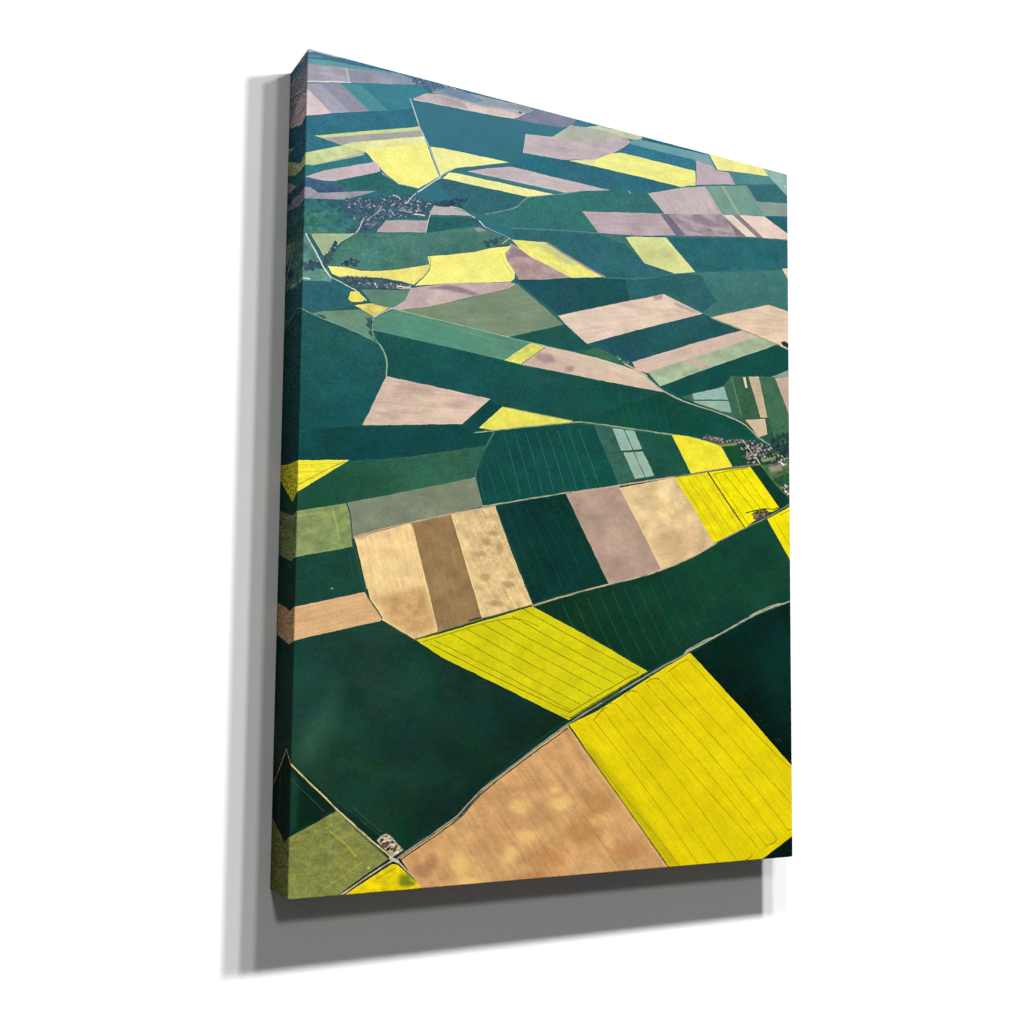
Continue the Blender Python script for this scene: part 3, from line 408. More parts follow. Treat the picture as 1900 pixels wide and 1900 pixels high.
 ('L',(66,110,78),[605.5,589.7,619.1,614.0,632.2,633.9],{'a': 0.26,'w': 1.02}),
 ('L',(200,176,136),[318.2,656.4,375.7,639.2,434.5,624.1,477.8,613.6,519.6,601.5,568.0,582.9,613.2,560.1],{'w': 2.1}),
 ('P',(26,64,51),[-17.2,711.7,0.7,707.0,107.7,681.9,153.3,703.5,296.5,768.7,371.1,801.4,328.6,826.0,255.5,877.6,218.6,912.7,138.1,956.9,-12.7,836.3],{'m': 0.1,'ms': 47.71,'g': ((10,40,30),(63.6,738.0),(252.1,909.1))}),
 ('P',(44,81,65),[37.6,769.4,63.8,744.3,51.6,800.7,32.9,849.8,0.4,848.9,18.6,800.2],{'blur': 5.2,'a': 0.75,'m': 0.08}),
 ('B',(34,74,59),[104.9,750.5,147.0,750.3,105.4,776.0],{'soft': 1,'a': 0.2}),
 ('B',(34,74,59),[191.0,789.4,235.4,789.8,191.4,815.5],{'soft': 1,'a': 0.2}),
 ('B',(34,74,59),[149.0,859.7,192.1,861.0,149.5,885.2],{'soft': 1,'a': 0.2}),
 ('B',(34,74,59),[66.9,888.1,100.8,889.6,67.3,906.7],{'soft': 1,'a': 0.2}),
 ('B',(14,54,53),[63.5,731.8,97.6,731.4,63.9,750.6],{'soft': 1,'a': 0.2}),
 ('B',(14,54,53),[250.6,796.6,289.0,797.0,250.9,816.5],{'soft': 1,'a': 0.2}),
 ('B',(14,54,53),[106.4,826.7,148.4,827.6,106.8,845.7],{'soft': 1,'a': 0.2}),
 ('P',(22,64,67),[3.8,726.2,49.9,725.6,38.2,794.3,2.6,806.2],{'blur': 5.07,'a': 0.35}),
 ('P',(6,39,28),[0.4,847.6,59.2,900.2,-0.1,928.9,-16.4,936.3,-22.4,827.6],{'m': 0.1}),
 ('P',(30,68,53),[-0.8,851.9,11.2,867.5,7.4,922.0,-0.1,927.7],{'blur': 1.85,'a': 0.7}),
 ('L',(70,87,80),[0.8,864.1,24.0,886.3,42.0,903.1],{'a': 0.6,'w': 1.17}),
 ('L',(70,84,76),[77.3,899.8,101.5,920.9,114.0,930.3],{'a': 0.7,'w': 1.26}),
 ('P',(128,132,68),[-16.3,938.7,-0.1,930.1,57.9,902.6,124.3,962.3,69.2,993.1,53.0,1006.5,-20.8,1010.0],{'m': 0.09,'ms': 8.63}),
 ('L',(186,188,52),[49.1,925.5,68.1,940.1,81.8,955.8],{'a': 0.6,'w': 2.18}),
 ('L',(178,180,70),[42.8,991.1,90.1,963.8],{'a': 0.6,'w': 1.09}),
 ('B',(200,205,30),[98.4,970.6,101.1,970.8,98.4,972.4],{'a': 0.8}),
 ('L',(14,46,34),[127.1,962.5,95.8,979.1,54.9,1004.2],{'w': 2.51}),
 ('P',(228,202,12),[128.6,968.3,135.6,969.4,169.9,1000.3,165.8,1006.9,69.5,1006.7,60.2,1003.5],{'m': 0.08,'ms': 9.07}),
 ('B',(96,112,22),[147.1,987.8,158.4,988.6,147.3,996.0],{'soft': 1,'a': 0.8}),
 ('B',(80,100,26),[152.8,993.3,159.9,993.8,152.9,997.7],{'soft': 1,'a': 0.6}),
 ('L',(120,110,16),[109.6,983.8,133.5,973.0],{'a': 0.6,'w': 0.93}),
 ('P',(196,176,140),[108.0,940.0,114.1,934.7,120.3,932.6,126.6,936.1,135.1,945.4,142.9,952.8,136.7,956.8,128.4,960.7],{'m': 0.25,'ms': 2.66,'blur': 0.47}),
 ('T',[(214,200,176),(160,150,130)],[111.4,940.2,121.0,934.5,139.4,952.6,129.8,958.9],{'a': 0.7,'n': 16,'s': (1.33,3.33)}),
 ('T',[(60,66,48),(84,80,64),(226,206,170),(40,48,40)],[111.4,940.2,121.0,933.2,142.3,953.4,129.8,958.9],{'n': 34,'s': (1.0,3.0)}),
 ('B',(70,60,60),[119.1,945.7,124.0,946.0,119.2,949.5],{'a': 0.8}),
 ('L',(30,44,40),[-0.8,850.6,59.3,905.7,124.3,963.6],{'a': 0.5,'w': 1.09}),
 ('L',(228,196,128),[-25.8,820.3,-0.9,847.0,57.2,901.3],{'w': 1.96}),
 ('L',(214,188,140),[57.2,901.3,94.9,934.3,128.4,961.3],{'w': 2.01}),
 ('L',(196,180,160),[131.3,962.8,95.9,981.6,51.0,1006.4],{'w': 2.23}),
 ('L',(190,170,150),[132.7,962.9,151.2,980.5,176.5,1005.2],{'w': 2.34}),
 ('L',(206,196,180),[126.4,961.2,135.5,965.6],{'w': 4.0}),
 ('P',(212,204,14),[154.7,702.9,196.8,692.2,317.4,657.2,409.4,697.3,498.3,738.9,435.1,770.4,372.8,802.1,296.5,768.7,189.9,723.9],{'m': 0.045,'ms': 25.44}),
 ('L',(136,128,30),[164.8,704.6,200.5,694.1,287.6,669.7,327.3,682.4],{'a': 0.8,'w': 1.07}),
 ('L',(108,102,18),[202.7,694.7,294.2,738.6,390.7,782.2],{'a': 0.85,'w': 0.84}),
 ('L',(108,102,18),[225.0,688.9,314.6,730.9,409.0,772.5],{'a': 0.85,'w': 0.86}),
 ('L',(108,102,18),[245.3,681.7,332.8,722.9,424.9,763.4],{'a': 0.85,'w': 0.84}),
 ('L',(108,102,18),[265.9,676.4,353.0,716.1,444.5,754.9],{'a': 0.85,'w': 0.88}),
 ('L',(108,102,18),[287.6,670.4,372.1,709.5,460.8,747.7],{'a': 0.85,'w': 0.86}),
 ('L',(108,102,18),[304.8,661.7,391.0,701.2,481.6,739.8],{'a': 0.85,'w': 0.88}),
 ('L',(104,98,18),[175.1,708.4,273.0,751.2,373.5,791.7],{'a': 0.8,'w': 1.03}),
 ('L',(104,98,18),[179.3,703.1,280.7,745.8,375.1,789.0],{'a': 0.7,'w': 1.05}),
 ('L',(104,98,18),[373.5,792.4,409.8,774.6,460.8,749.2,481.6,740.5],{'a': 0.85,'w': 1.17}),
 ('L',(84,90,30),[360.5,795.1,375.2,799.4],{'a': 0.4,'w': 1.31}),
 ('P',(2,39,32),[568.7,714.2,586.4,704.3,682.3,660.0,754.9,636.1,752.4,875.0,661.9,793.6],{'m': 0.14,'ms': 51.65,'g': ((0,23,17),(711.9,686.9),(671.6,793.7))}),
 ('P',(4,54,46),[682.1,687.5,754.6,662.6,752.7,840.5,710.9,801.6],{'blur': 10.51,'a': 0.45}),
 ('L',(14,60,49),[595.7,710.1,671.7,786.1],{'a': 0.35,'w': 1.18}),
 ('L',(14,60,49),[614.5,703.8,685.4,781.7],{'a': 0.35,'w': 1.21}),
 ('L',(14,60,49),[633.6,697.5,699.2,777.2],{'a': 0.35,'w': 1.18}),
 ('L',(14,60,49),[652.9,691.1,713.1,772.7],{'a': 0.35,'w': 1.21}),
 ('L',(14,60,49),[672.3,684.6,727.2,768.1],{'a': 0.35,'w': 1.23}),
 ('L',(14,60,49),[692.1,678.1,741.3,763.5],{'a': 0.35,'w': 1.23}),
 ('L',(14,60,49),[712.0,671.5,755.6,758.9],{'a': 0.35,'w': 1.25}),
 ('L',(14,60,49),[732.2,664.8,770.0,754.2],{'a': 0.35,'w': 1.25}),
 ('L',(14,60,49),[752.6,658.0,784.5,749.5],{'a': 0.35,'w': 1.27}),
 ('T',[(50,74,57),(40,62,49)],[586.3,719.1,597.5,719.0,746.6,848.1,738.4,852.4],{'a': 0.7,'n': 22,'s': (0.84,2.19)}),
 ('P',(228,207,6),[373.6,807.6,418.3,790.0,460.8,767.7,500.1,746.1,567.8,712.7,661.9,792.1,752.4,874.2,752.4,969.4,690.6,1002.4,532.2,1001.2,452.7,904.4],{'m': 0.05,'ms': 27.62,'st': ((452.3,798.8),(613.5,969.6))}),
 ('P',(180,168,8),[378.6,818.7,418.6,847.3,496.0,934.5,551.0,1000.3,532.2,1000.4,452.7,904.4],{'blur': 3.11,'a': 0.75,'m': 0.08}),
 ('P',(204,184,4),[435.3,805.7,487.0,806.3,680.0,988.4,585.6,996.9],{'blur': 7.94,'a': 0.35}),
 ('L',(140,122,8),[385.3,825.8,452.7,894.6,551.0,1000.3],{'a': 0.7,'w': 0.92}),
 ('L',(140,122,8),[411.7,801.9,478.5,874.4,581.9,999.5],{'a': 0.7,'w': 0.93}),
 ('L',(140,122,8),[423.4,788.0,513.6,887.0,614.3,998.8],{'a': 0.7,'w': 0.97}),
 ('L',(140,122,8),[445.4,781.1,540.3,873.5,647.3,997.4],{'a': 0.7,'w': 0.95}),
 ('L',(140,122,8),[460.9,771.9,567.5,872.9,684.9,981.3],{'a': 0.7,'w': 0.97}),
 ('L',(140,122,8),[478.2,764.8,585.9,862.6,701.5,982.3],{'a': 0.7,'w': 0.95}),
 ('L',(140,122,8),[495.7,756.2,613.9,859.7,719.3,972.1],{'a': 0.7,'w': 1.02}),
 ('L',(140,122,8),[515.2,747.5,632.8,849.8,741.4,962.0],{'a': 0.7,'w': 0.99}),
 ('L',(140,122,8),[533.2,738.7,661.6,850.5,752.8,928.4],{'a': 0.7,'w': 1.03}),
 ('L',(140,122,8),[566.0,722.3,671.5,816.3,753.3,880.4],{'a': 0.7,'w': 1.03}),
 ('L',(120,108,10),[411.7,802.6,423.4,790.1,433.5,785.9],{'a': 0.85,'w': 1.25}),
 ('L',(120,108,10),[423.4,790.1,433.5,779.6,441.1,781.1],{'a': 0.85,'w': 1.22}),
 ('L',(120,108,10),[459.1,771.9,469.5,763.4,479.9,766.3],{'a': 0.85,'w': 1.25}),
 ('L',(120,108,10),[494.8,753.4,504.5,747.6,515.2,749.0],{'a': 0.85,'w': 1.27}),
 ('L',(120,108,10),[531.4,738.7,551.3,726.9,564.1,721.6],{'a': 0.85,'w': 1.3}),
 ('L',(120,108,10),[701.5,982.3,719.3,977.3,719.3,972.1],{'a': 0.85,'w': 1.38}),
 ('L',(120,108,10),[662.6,999.8,674.1,995.4,675.1,992.5],{'a': 0.85,'w': 1.35}),
 ('L',(120,108,10),[739.4,960.4,745.4,963.0,751.5,961.0],{'a': 0.85,'w': 1.37}),
 ('P',(0,21,11),[690.6,1002.1,752.4,969.4,755.0,1008.2,684.7,1006.5],{}),
 ('L',(50,70,40),[690.6,1001.7,752.4,970.2],{'w': 1.37}),
 ('P',(206,158,104),[372.0,808.3,452.7,904.4,532.2,1000.4,330.4,1006.6,172.9,1007.5,138.2,962.0,218.6,916.6,255.5,880.9],{'m': 0.095,'ms': 21.45,'st': ((267.0,883.3),(362.2,1009.0))}),
 ('B',(246,206,124),[361.4,907.3,382.6,908.3,361.5,918.2],{'soft': 1,'a': 0.65}),
 ('B',(246,206,124),[302.0,909.4,320.8,910.2,302.1,921.4],{'soft': 1,'a': 0.65}),
 ('B',(246,206,124),[219.5,972.4,237.3,973.6,219.8,994.4],{'soft': 1,'a': 0.65}),
 ('B',(246,206,124),[287.2,970.4,304.2,971.5,287.3,984.9],{'soft': 1,'a': 0.65}),
 ('B',(246,206,124),[419.1,930.6,435.9,931.5,419.1,940.3],{'soft': 1,'a': 0.65}),
 ('B',(246,206,124),[310.1,945.2,330.6,946.3,310.2,955.9],{'soft': 1,'a': 0.65}),
 ('B',(246,206,124),[353.2,890.0,364.5,890.4,353.3,895.4],{'soft': 1,'a': 0.65}),
 ('B',(246,206,124),[230.9,999.1,253.3,1000.8,231.1,1008.2],{'soft': 1,'a': 0.65}),
 ('B',(176,120,66),[394.3,946.5,430.9,948.6,394.4,964.3],{'soft': 1,'a': 0.55}),
 ('B',(176,120,66),[419.0,909.9,447.6,911.1,419.1,933.4],{'soft': 1,'a': 0.55}),
 ('B',(176,120,66),[345.9,974.2,378.1,976.3,346.1,990.3],{'soft': 1,'a': 0.55}),
 ('B',(176,120,66),[461.5,974.7,496.1,976.9,461.6,988.6],{'soft': 1,'a': 0.55}),
 ('B',(176,120,66),[330.3,996.6,362.1,998.9,330.4,1005.9],{'soft': 1,'a': 0.55}),
 ('B',(150,106,74),[168.9,978.6,187.5,979.9,169.1,990.1],{'soft': 1,'a': 0.55}),
 ('B',(150,106,74),[179.4,969.8,191.0,970.5,179.6,980.0],{'soft': 1,'a': 0.55}),
 ('L',(156,104,56),[340.9,859.0,369.4,894.0],{'a': 0.1875,'w': 1.2}),
 ('L',(156,104,56),[357.9,873.1,404.1,934.0],{'a': 0.26249999999999996,'w': 1.2}),
 ('L',(156,104,56),[318.0,952.3,332.4,973.3],{'a': 0.375,'w': 1.17}),
 ('L',(156,104,56),[376.2,928.5,387.8,950.9],{'a': 0.44999999999999996,'w': 1.17}),
 ('L',(156,104,56),[321.8,939.2,354.0,984.8],{'a': 0.375,'w': 1.14}),
 ('L',(156,104,56),[314.3,972.1,332.7,1001.4],{'a': 0.44999999999999996,'w': 1.14}),
 ('L',(156,104,56),[410.8,944.0,457.4,1003.6],{'a': 0.44999999999999996,'w': 1.22}),
 ('L',(156,104,56),[385.7,887.8,419.1,930.6],{'a': 0.30000000000000004,'w': 1.22}),
 ('L',(156,104,56),[275.1,920.1,298.5,951.2],{'a': 0.26249999999999996,'w': 1.14}),
 ('L',(156,104,56),[402.1,881.5,478.7,975.8],{'a': 0.22499999999999998,'w': 1.22}),
 ('L',(156,104,56),[427.3,896.3,487.4,969.3],{'a': 0.1875,'w': 1.25}),
 ('L',(156,104,56),[297.9,897.8,329.7,939.6],{'a': 0.1875,'w': 1.14}),
 ('L',(226,182,124),[378.6,820.1,452.8,910.0,527.8,1000.1],{'a': 0.6,'w': 1.97}),
 ('L',(40,44,10),[373.7,810.4,452.7,904.4,532.2,1000.4],{'w': 1.18}),
 ('L',(26,40,30),[138.3,964.5,216.5,921.1,231.1,905.5,255.6,883.5,297.5,857.7,370.4,813.1],{'a': 0.85,'w': 1.57}),
 ('L',(146,146,132),[135.4,961.8,178.9,937.1,213.5,917.7,223.7,906.5,238.4,894.0,255.5,879.6,297.5,854.3,370.4,806.9,435.2,774.7,500.1,741.8,563.2,713.5],{'w': 2.46}),
 ('L',(40,52,30),[375.2,799.4,435.1,769.0,498.3,738.2],{'a': 0.8,'w': 1.6}),
 ('L',(60,90,60),[425.0,778.9,452.2,767.7],{'a': 0.9,'w': 3.28}),
 ('L',(40,44,24),[409.9,790.0,460.8,765.5,500.1,746.1],{'a': 0.6,'w': 1.24}),
 ('L',(176,168,150),[558.6,713.6,586.4,701.3,672.5,661.8,702.2,649.4,754.9,634.5],{'w': 2.5}),
 ('L',(196,170,140),[560.5,710.6,595.7,693.7,614.6,688.9],{'w': 1.42}),
 ('L',(196,170,140),[673.5,659.4,702.2,647.1,728.4,640.1],{'w': 1.51}),
 ('L',(206,178,110),[346.4,656.9,327.8,660.3],{'a': 0,'w': 1.29}),
]

RES = 2.0                       # pixels per unit
X0, Y0, X1, Y1 = -20.0, -20.0, 770.0, 1020.0
NX, NY = int((X1 - X0) * RES), int((Y1 - Y0) * RES)
rng = np.random.default_rng(7)
TAB = rng.random((256, 256)).astype(np.float32)

def vnoise(x, y):
    xi = np.floor(x).astype(np.int32); yi = np.floor(y).astype(np.int32)
    fx = (x - xi).astype(np.float32); fy = (y - yi).astype(np.float32)
    fx = fx * fx * (3 - 2 * fx); fy = fy * fy * (3 - 2 * fy)
    a = TAB[yi & 255, xi & 255]; b = TAB[yi & 255, (xi + 1) & 255]
    c = TAB[(yi + 1) & 255, xi & 255]; d = TAB[(yi + 1) & 255, (xi + 1) & 255]
    return (a + (b - a) * fx) * (1 - fy) + (c + (d - c) * fx) * fy

def fbm(x, y, octaves=4):
    t = 0; amp = 0.5; tot = 0
    for _ in range(octaves):
        t = t + amp * vnoise(x, y); tot += amp
        x = x * 2.03 + 17.3; y = y * 2.03 + 5.1; amp *= 0.55
    return t / tot - 0.5

gx, gy = np.meshgrid(X0 + (np.arange(NX) + 0.5) / RES, Y0 + (np.arange(NY) + 0.5) / RES)
gx = gx.astype(np.float32); gy = gy.astype(np.float32)
# field edges are never quite straight
WX = gx + 1.0 * fbm(gx / 9, gy / 9, 3) + 1.2 * fbm(gx / 60 + 40, gy / 60, 2)
WY = gy + 1.0 * fbm(gx / 9 + 90, gy / 9, 3) + 1.2 * fbm(gx / 60, gy / 60 + 70, 2)

stops = [-20, 0, 150, 250, 400, 520, 650, 800, 1020]
cols = np.array([(62,119,136),(62,119,136),(52,111,126),(46,103,105),(28,83,83),(20,75,69),(20,66,53),(14,54,42),(4,34,24)], float)
art = np.stack([np.interp(gy[:, 0], stops, cols[:, k])[:, None].repeat(NX, 1) for k in range(3)], 2).astype(np.float32)
art *= (1 + 0.10 * fbm(gx / 70, gy / 40, 4))[..., None]

def box(x0, y0, x1, y1):
    i0 = max(0, int((x0 - X0) * RES)); i1 = min(NX, int((x1 - X0) * RES) + 2)
    j0 = max(0, int((y0 - Y0) * RES)); j1 = min(NY, int((y1 - Y0) * RES) + 2)
    return (slice(j0, j1), slice(i0, i1)) if i1 > i0 and j1 > j0 else None

def inside(px, py, pts):
    r = np.zeros(px.shape, bool)
    n = len(pts)
    for i in range(n):
        ax, ay = pts[i]; bx, by = pts[(i + 1) % n]
        if ay == by: continue
        c = (ay > py) != (by > py)
        r ^= c & (px < (bx - ax) * (py - ay) / (by - ay) + ax)
    return r

def soften(a, r):
    k = max(1, int(r * RES))
    for ax in (0, 1):
        for _ in range(2):
            p = np.pad(a, [(k + 1, k) if q == ax else (0, 0) for q in (0, 1)], mode='edge')
            cs = np.cumsum(p, axis=ax)
            n = a.shape[ax]
            a = (np.take(cs, range(2 * k + 1, 2 * k + 1 + n), ax) - np.take(cs, range(0, n), ax)) / (2 * k + 1)
    return a

def mix(sl, colour, alpha):
    art[sl] += (colour - art[sl]) * alpha[..., None]

def segdist(px, py, a, b):
    dx, dy = b[0] - a[0], b[1] - a[1]
    t = np.clip(((px - a[0]) * dx + (py - a[1]) * dy) / (dx * dx + dy * dy + 1e-9), 0, 1)
    return np.hypot(px - a[0] - t * dx, py - a[1] - t * dy)

def paint(seed, kind, colour, flat, kw):
    pts = list(zip(flat[0::2], flat[1::2]))
    xs = flat[0::2]; ys = flat[1::2]
    colour = np.array(colour, np.float32)
    r = np.random.default_rng(1000 + seed)
    if kind == 'P':
        blur = kw.get('blur', 0) * 1.6
        pad = 3 + 3 * blur
        sl = box(min(xs) - pad, min(ys) - pad, max(xs) + pad, max(ys) + pad)
        if sl is None: return
        px, py = WX[sl], WY[sl]
        cov = 0
        for ox in (-0.33, 0, 0.33):
            for oy in (-0.33, 0, 0.33):
                cov = cov + inside(px + ox / RES, py + oy / RES, pts).astype(np.float32)
        cov = cov / 9
        if blur: cov = soften(cov, blur)
        c = np.empty(px.shape + (3,), np.float32); c[:] = colour
        if 'g' in kw:
            c2, a, b = kw['g']; dx, dy = b[0] - a[0], b[1] - a[1]
            t = np.clip(((px - a[0]) * dx + (py - a[1]) * dy) / (dx * dx + dy * dy), 0, 1)[..., None]
            c = c * (1 - t) + np.array(c2, np.float32) * t
        m = kw.get('m', 0.03); ms = kw.get('ms', 26)
        u, v = px + 37 * seed, py + 11 * seed
        f = m * 2.6 * np.clip(fbm(u / ms, v / (ms * 0.7), 5) * 1.5, -0.5, 0.5)
        dark = colour.sum() < 330
        f = f + (0.26 if dark else 0.075) * fbm(u / 2.4, v / 1.7, 3) + (0.10 if dark else 0.05) * fbm(u / 9, v / 5, 3)
        if 'st' in kw:
            (ax, ay), (bx, by) = kw['st']; l = math.hypot(bx - ax, by - ay)
            ca, sa = (bx - ax) / l, (by - ay) / l
            s1 = u * ca + v * sa; s2 = -u * sa + v * ca
            f = f * 0.65 + m * 1.2 * fbm(s1 / (ms * 2), s2 / (ms * 0.18), 3) + 0.09 * fbm(s1 / 26, s2 / 1.5, 2)
        c = c * (1 + f)[..., None]
        # a faint hue drift, as between patches of crop
        dr = 22 if colour[1] > colour[0] + 20 else 12
        c[..., 0] += dr * (0.6 * fbm(u / 34 + 9, v / 34, 4) + 0.7 * fbm(u / 6 + 9, v / 5, 3))
        c[..., 1] += 0.5 * dr * fbm(u / 46 + 29, v / 46, 4)
        c[..., 2] -= dr * (0.6 * fbm(u / 30 + 19, v / 30, 4) + 0.7 * fbm(u / 7 + 49, v / 5, 3))
        # paler, uneven margin along the boundary of the field
        if not blur and cov.shape[0] > 24 and cov.shape[1] > 24:
            rim = np.clip((1 - soften(cov, 1.1)) * 2.2, 0, 1) * np.clip(0.5 + 2.0 * fbm(u / 14, v / 14, 3), 0, 1)
            tone = np.array((235, 220, 190), np.float32) if colour[0] > 130 else np.array((110, 140, 115), np.float32)
            c += (tone - c) * (rim * kw.get('rim', 0.28))[..., None]
        mix(sl, c, cov * kw.get('a', 1))
    elif kind == 'L':
        w = kw['w']
        for _ in range(2):                        # ease the bends
            if len(pts) > 2:
                q = [pts[0]]
                for a, b in zip(pts[:-1], pts[1:]):
                    q += [(a[0] * .75 + b[0] * .25, a[1] * .75 + b[1] * .25), (a[0] * .25 + b[0] * .75, a[1] * .25 + b[1] * .75)]
                pts = q + [pts[-1]]
        sl = box(min(xs) - w - 2, min(ys) - w - 2, max(xs) + w + 2, max(ys) + w + 2)
        if sl is None: return
        px, py = WX[sl], WY[sl]
        d = None
        for a, b in zip(pts[:-1], pts[1:]):
            e = segdist(px, py, a, b); d = e if d is None else np.minimum(d, e)
        wob = 1 + 0.7 * fbm(px / 7 + seed, py / 7, 3)
        cov = np.clip((w * 0.5 * wob - d) * RES * 0.8 + 0.5, 0, 1) * kw.get('a', 1)
        cov = cov * np.clip(0.95 + 0.9 * fbm(px / 12, py / 12 + seed, 3), 0, 1)
        mix(sl, colour, cov)
    elif kind == 'B':
        (cx, cy), (ex, ey), (_, fy) = pts
        rx = abs(ex - cx); ry = abs(fy - cy)
        k = 1.6 if kw.get('soft') else 1.1
        sl = box(cx - rx * k, cy - ry * k, cx + rx * k, cy + ry * k)
        if sl is None: return
        px, py = WX[sl], WY[sl]
        q = np.hypot((px - cx) / rx, (py - cy) / ry)
        if kw.get('soft'):
            q = q + 0.9 * fbm((px * 0.8 + py * 0.6) / 30 + seed, (py * 0.8 - px * 0.6) / 9, 4)
            cov = np.clip(1.25 - q, 0, 1); cov = cov * cov * (3 - 2 * cov)
        else:
            cov = np.clip((1 - q + 0.5 * fbm(px / 3, py / 3, 2)) * 4, 0, 1)
        mix(sl, colour, cov * kw['a'])
    elif kind == 'T':
        pal = [np.array(c, np.float32) for c in [tuple(q) for q in (kw['pal'] if 'pal' in kw else colour.reshape(-1, 3))]]
        n = 0; tries = 0
        while n < kw['n'] and tries < 6000:
            tries += 1
            x = r.uniform(min(xs), max(xs)); y = r.uniform(min(ys), max(ys))
            if not inside(np.array([x]), np.array([y]), pts)[0]: continue
            n += 1
            s = r.uniform(*kw['s']) * 0.5; e = r.uniform(1.0, 2.1); th = r.normal(0, 0.5)
            sl = box(x - s * e - 1, y - s * e - 1, x + s * e + 1, y + s * e + 1)
            if sl is None: continue
            dx, dy = WX[sl] - x, WY[sl] - y
            ca, sa = math.cos(th), math.sin(th)
            q = np.hypot((dx * ca + dy * sa) / (s * e), (-dx * sa + dy * ca) / s)
            if kw.get('h'):                       # a small roofed house with its shaded side
                q = np.maximum(abs(dx * ca + dy * sa) / (s * e), abs(-dx * sa + dy * ca) / s)
                q2 = np.maximum(abs((dx + 0.3) * ca + (dy - s * 0.9) * sa) / (s * e), abs(-(dx + 0.3) * sa + (dy - s * 0.9) * ca) / s)
                mix(sl, np.array((48, 62, 74), np.float32), np.clip((1 - q2) * s * RES + 0.5, 0, 1) * 0.6)
            cov = np.clip((1 - q) * s * RES + 0.5, 0, 1) * kw.get('a', 0.9)
            mix(sl, pal[r.integers(len(pal))] * r.uniform(0.85, 1.1), cov)

for i, (k, c, f, kw) in enumerate(OPS):
    paint(i, k, c, f, kw)

# printed grain and a slight softness of the photograph
for k in range(3):
    art[..., k] = art[..., k] * 0.5 + 0.125 * (np.roll(art[..., k], 1, 0) + np.roll(art[..., k], -1, 0) + np.roll(art[..., k], 1, 1) + np.roll(art[..., k], -1, 1))
g = 0.55 * (vnoise(gx * 1.1, gy * 1.1) - 0.5) + 0.6 * (vnoise(gx * 0.5 + 31, gy * 0.5) - 0.5)
blur = art.copy()
for ax in (0, 1):
    blur = (np.roll(blur, 1, ax) + np.roll(blur, -1, ax) + np.roll(blur, 2, ax) + np.roll(blur, -2, ax) + blur) / 5
art += 0.55 * (art - blur)             # the print is sharpened
art *= (1 + 0.05 * g)[..., None]
art += (3.0 * g)[..., None]
art = np.clip(art / 255.0, 0.004, 1)
img = bpy.data.images.new('field_print', NX, NY)
buf = np.ones((NY, NX, 4), np.float32)
buf[..., :3] = art[::-1]
img.pixels.foreach_set(buf.ravel())
img.update()
img.pack()

# ------------------------------------------------------------ materials
def new_mat(name):
    m = bpy.data.materials.new(name); m.use_nodes = True
    nt = m.node_tree
    return m, nt, nt.nodes['Principled BSDF']

def print_material(name, weave_depth, speckle_shade):
    m, nt, b = new_mat(name)
    N, Lk = nt.nodes.new, nt.links.new
    uv = N('ShaderNodeUVMap'); uv.uv_map = 'print'
    tex = N('ShaderNodeTexImage'); tex.image = img; tex.extension = 'EXTEND'
    Lk(uv.outputs[0], tex.inputs[0])
    # woven threads: two crossed sets of waves, broken up by noise
    tc = N('ShaderNodeTexCoord')
    weave = []
    for ang in (0, math.pi / 2):
        mp = N('ShaderNodeMapping'); mp.inputs['Rotation'].default_value = (0, 0, ang)
        Lk(uv.outputs[0], mp.inputs[0])
        wv = N('ShaderNodeTexWave'); wv.inputs['Scale'].default_value = 110
        wv.inputs['Distortion'].default_value = 1.5; wv.inputs['Detail'].default_value = 2
        wv.inputs['Detail Scale'].default_value = 3
        Lk(mp.outputs[0], wv.inputs['Vector']); weave.append(wv)
    nz = N('ShaderNodeTexNoise'); nz.inputs['Scale'].default_value = 520; nz.inputs['Detail'].default_value = 3
    Lk(tc.outputs['Object'], nz.inputs['Vector'])
    add = N('ShaderNodeMath'); add.operation = 'ADD'
    Lk(weave[0].outputs['Fac'], add.inputs[0]); Lk(weave[1].outputs['Fac'], add.inputs[1])
    add2 = N('ShaderNodeMath'); add2.operation = 'MULTIPLY_ADD'; add2.inputs[1].default_value = 2.2
    Lk(nz.outputs['Fac'], add2.inputs[0]); Lk(add.outputs[0], add2.inputs[2])
    bump = N('ShaderNodeBump'); bump.inputs['Strength'].default_value = weave_depth; bump.inputs['Distance'].default_value = 0.0006
    Lk(add2.outputs[0], bump.inputs['Height']); Lk(bump.outputs[0], b.inputs['Normal'])
    ink = N('ShaderNodeMix'); ink.data_type = 'RGBA'; ink.blend_type = 'MULTIPLY'
    ink.inputs['Factor'].default_value = 1
    ink.inputs['B'].default_value = (INK, INK, INK, 1)
    Lk(tex.outputs['Color'], ink.inputs['A'])
    # print speckle; on the folded edges it also darkens the colour, as painted shade
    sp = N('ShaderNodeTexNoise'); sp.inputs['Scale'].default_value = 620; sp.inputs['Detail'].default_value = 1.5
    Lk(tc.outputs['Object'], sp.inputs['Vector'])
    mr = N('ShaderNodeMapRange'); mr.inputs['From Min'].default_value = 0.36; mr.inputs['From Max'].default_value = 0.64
    mr.inputs['To Min'].default_value = 1 - speckle_shade; mr.inputs['To Max'].default_value = 1
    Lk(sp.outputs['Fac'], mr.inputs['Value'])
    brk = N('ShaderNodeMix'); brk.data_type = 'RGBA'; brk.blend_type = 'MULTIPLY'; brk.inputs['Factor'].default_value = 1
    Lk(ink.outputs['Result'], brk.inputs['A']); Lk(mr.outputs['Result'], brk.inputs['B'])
    Lk(brk.outputs['Result'], b.inputs['Base Color'])
    b.inputs['Roughness'].default_value = 0.85
    b.inputs['Specular IOR Level'].default_value = 0.04
    return m

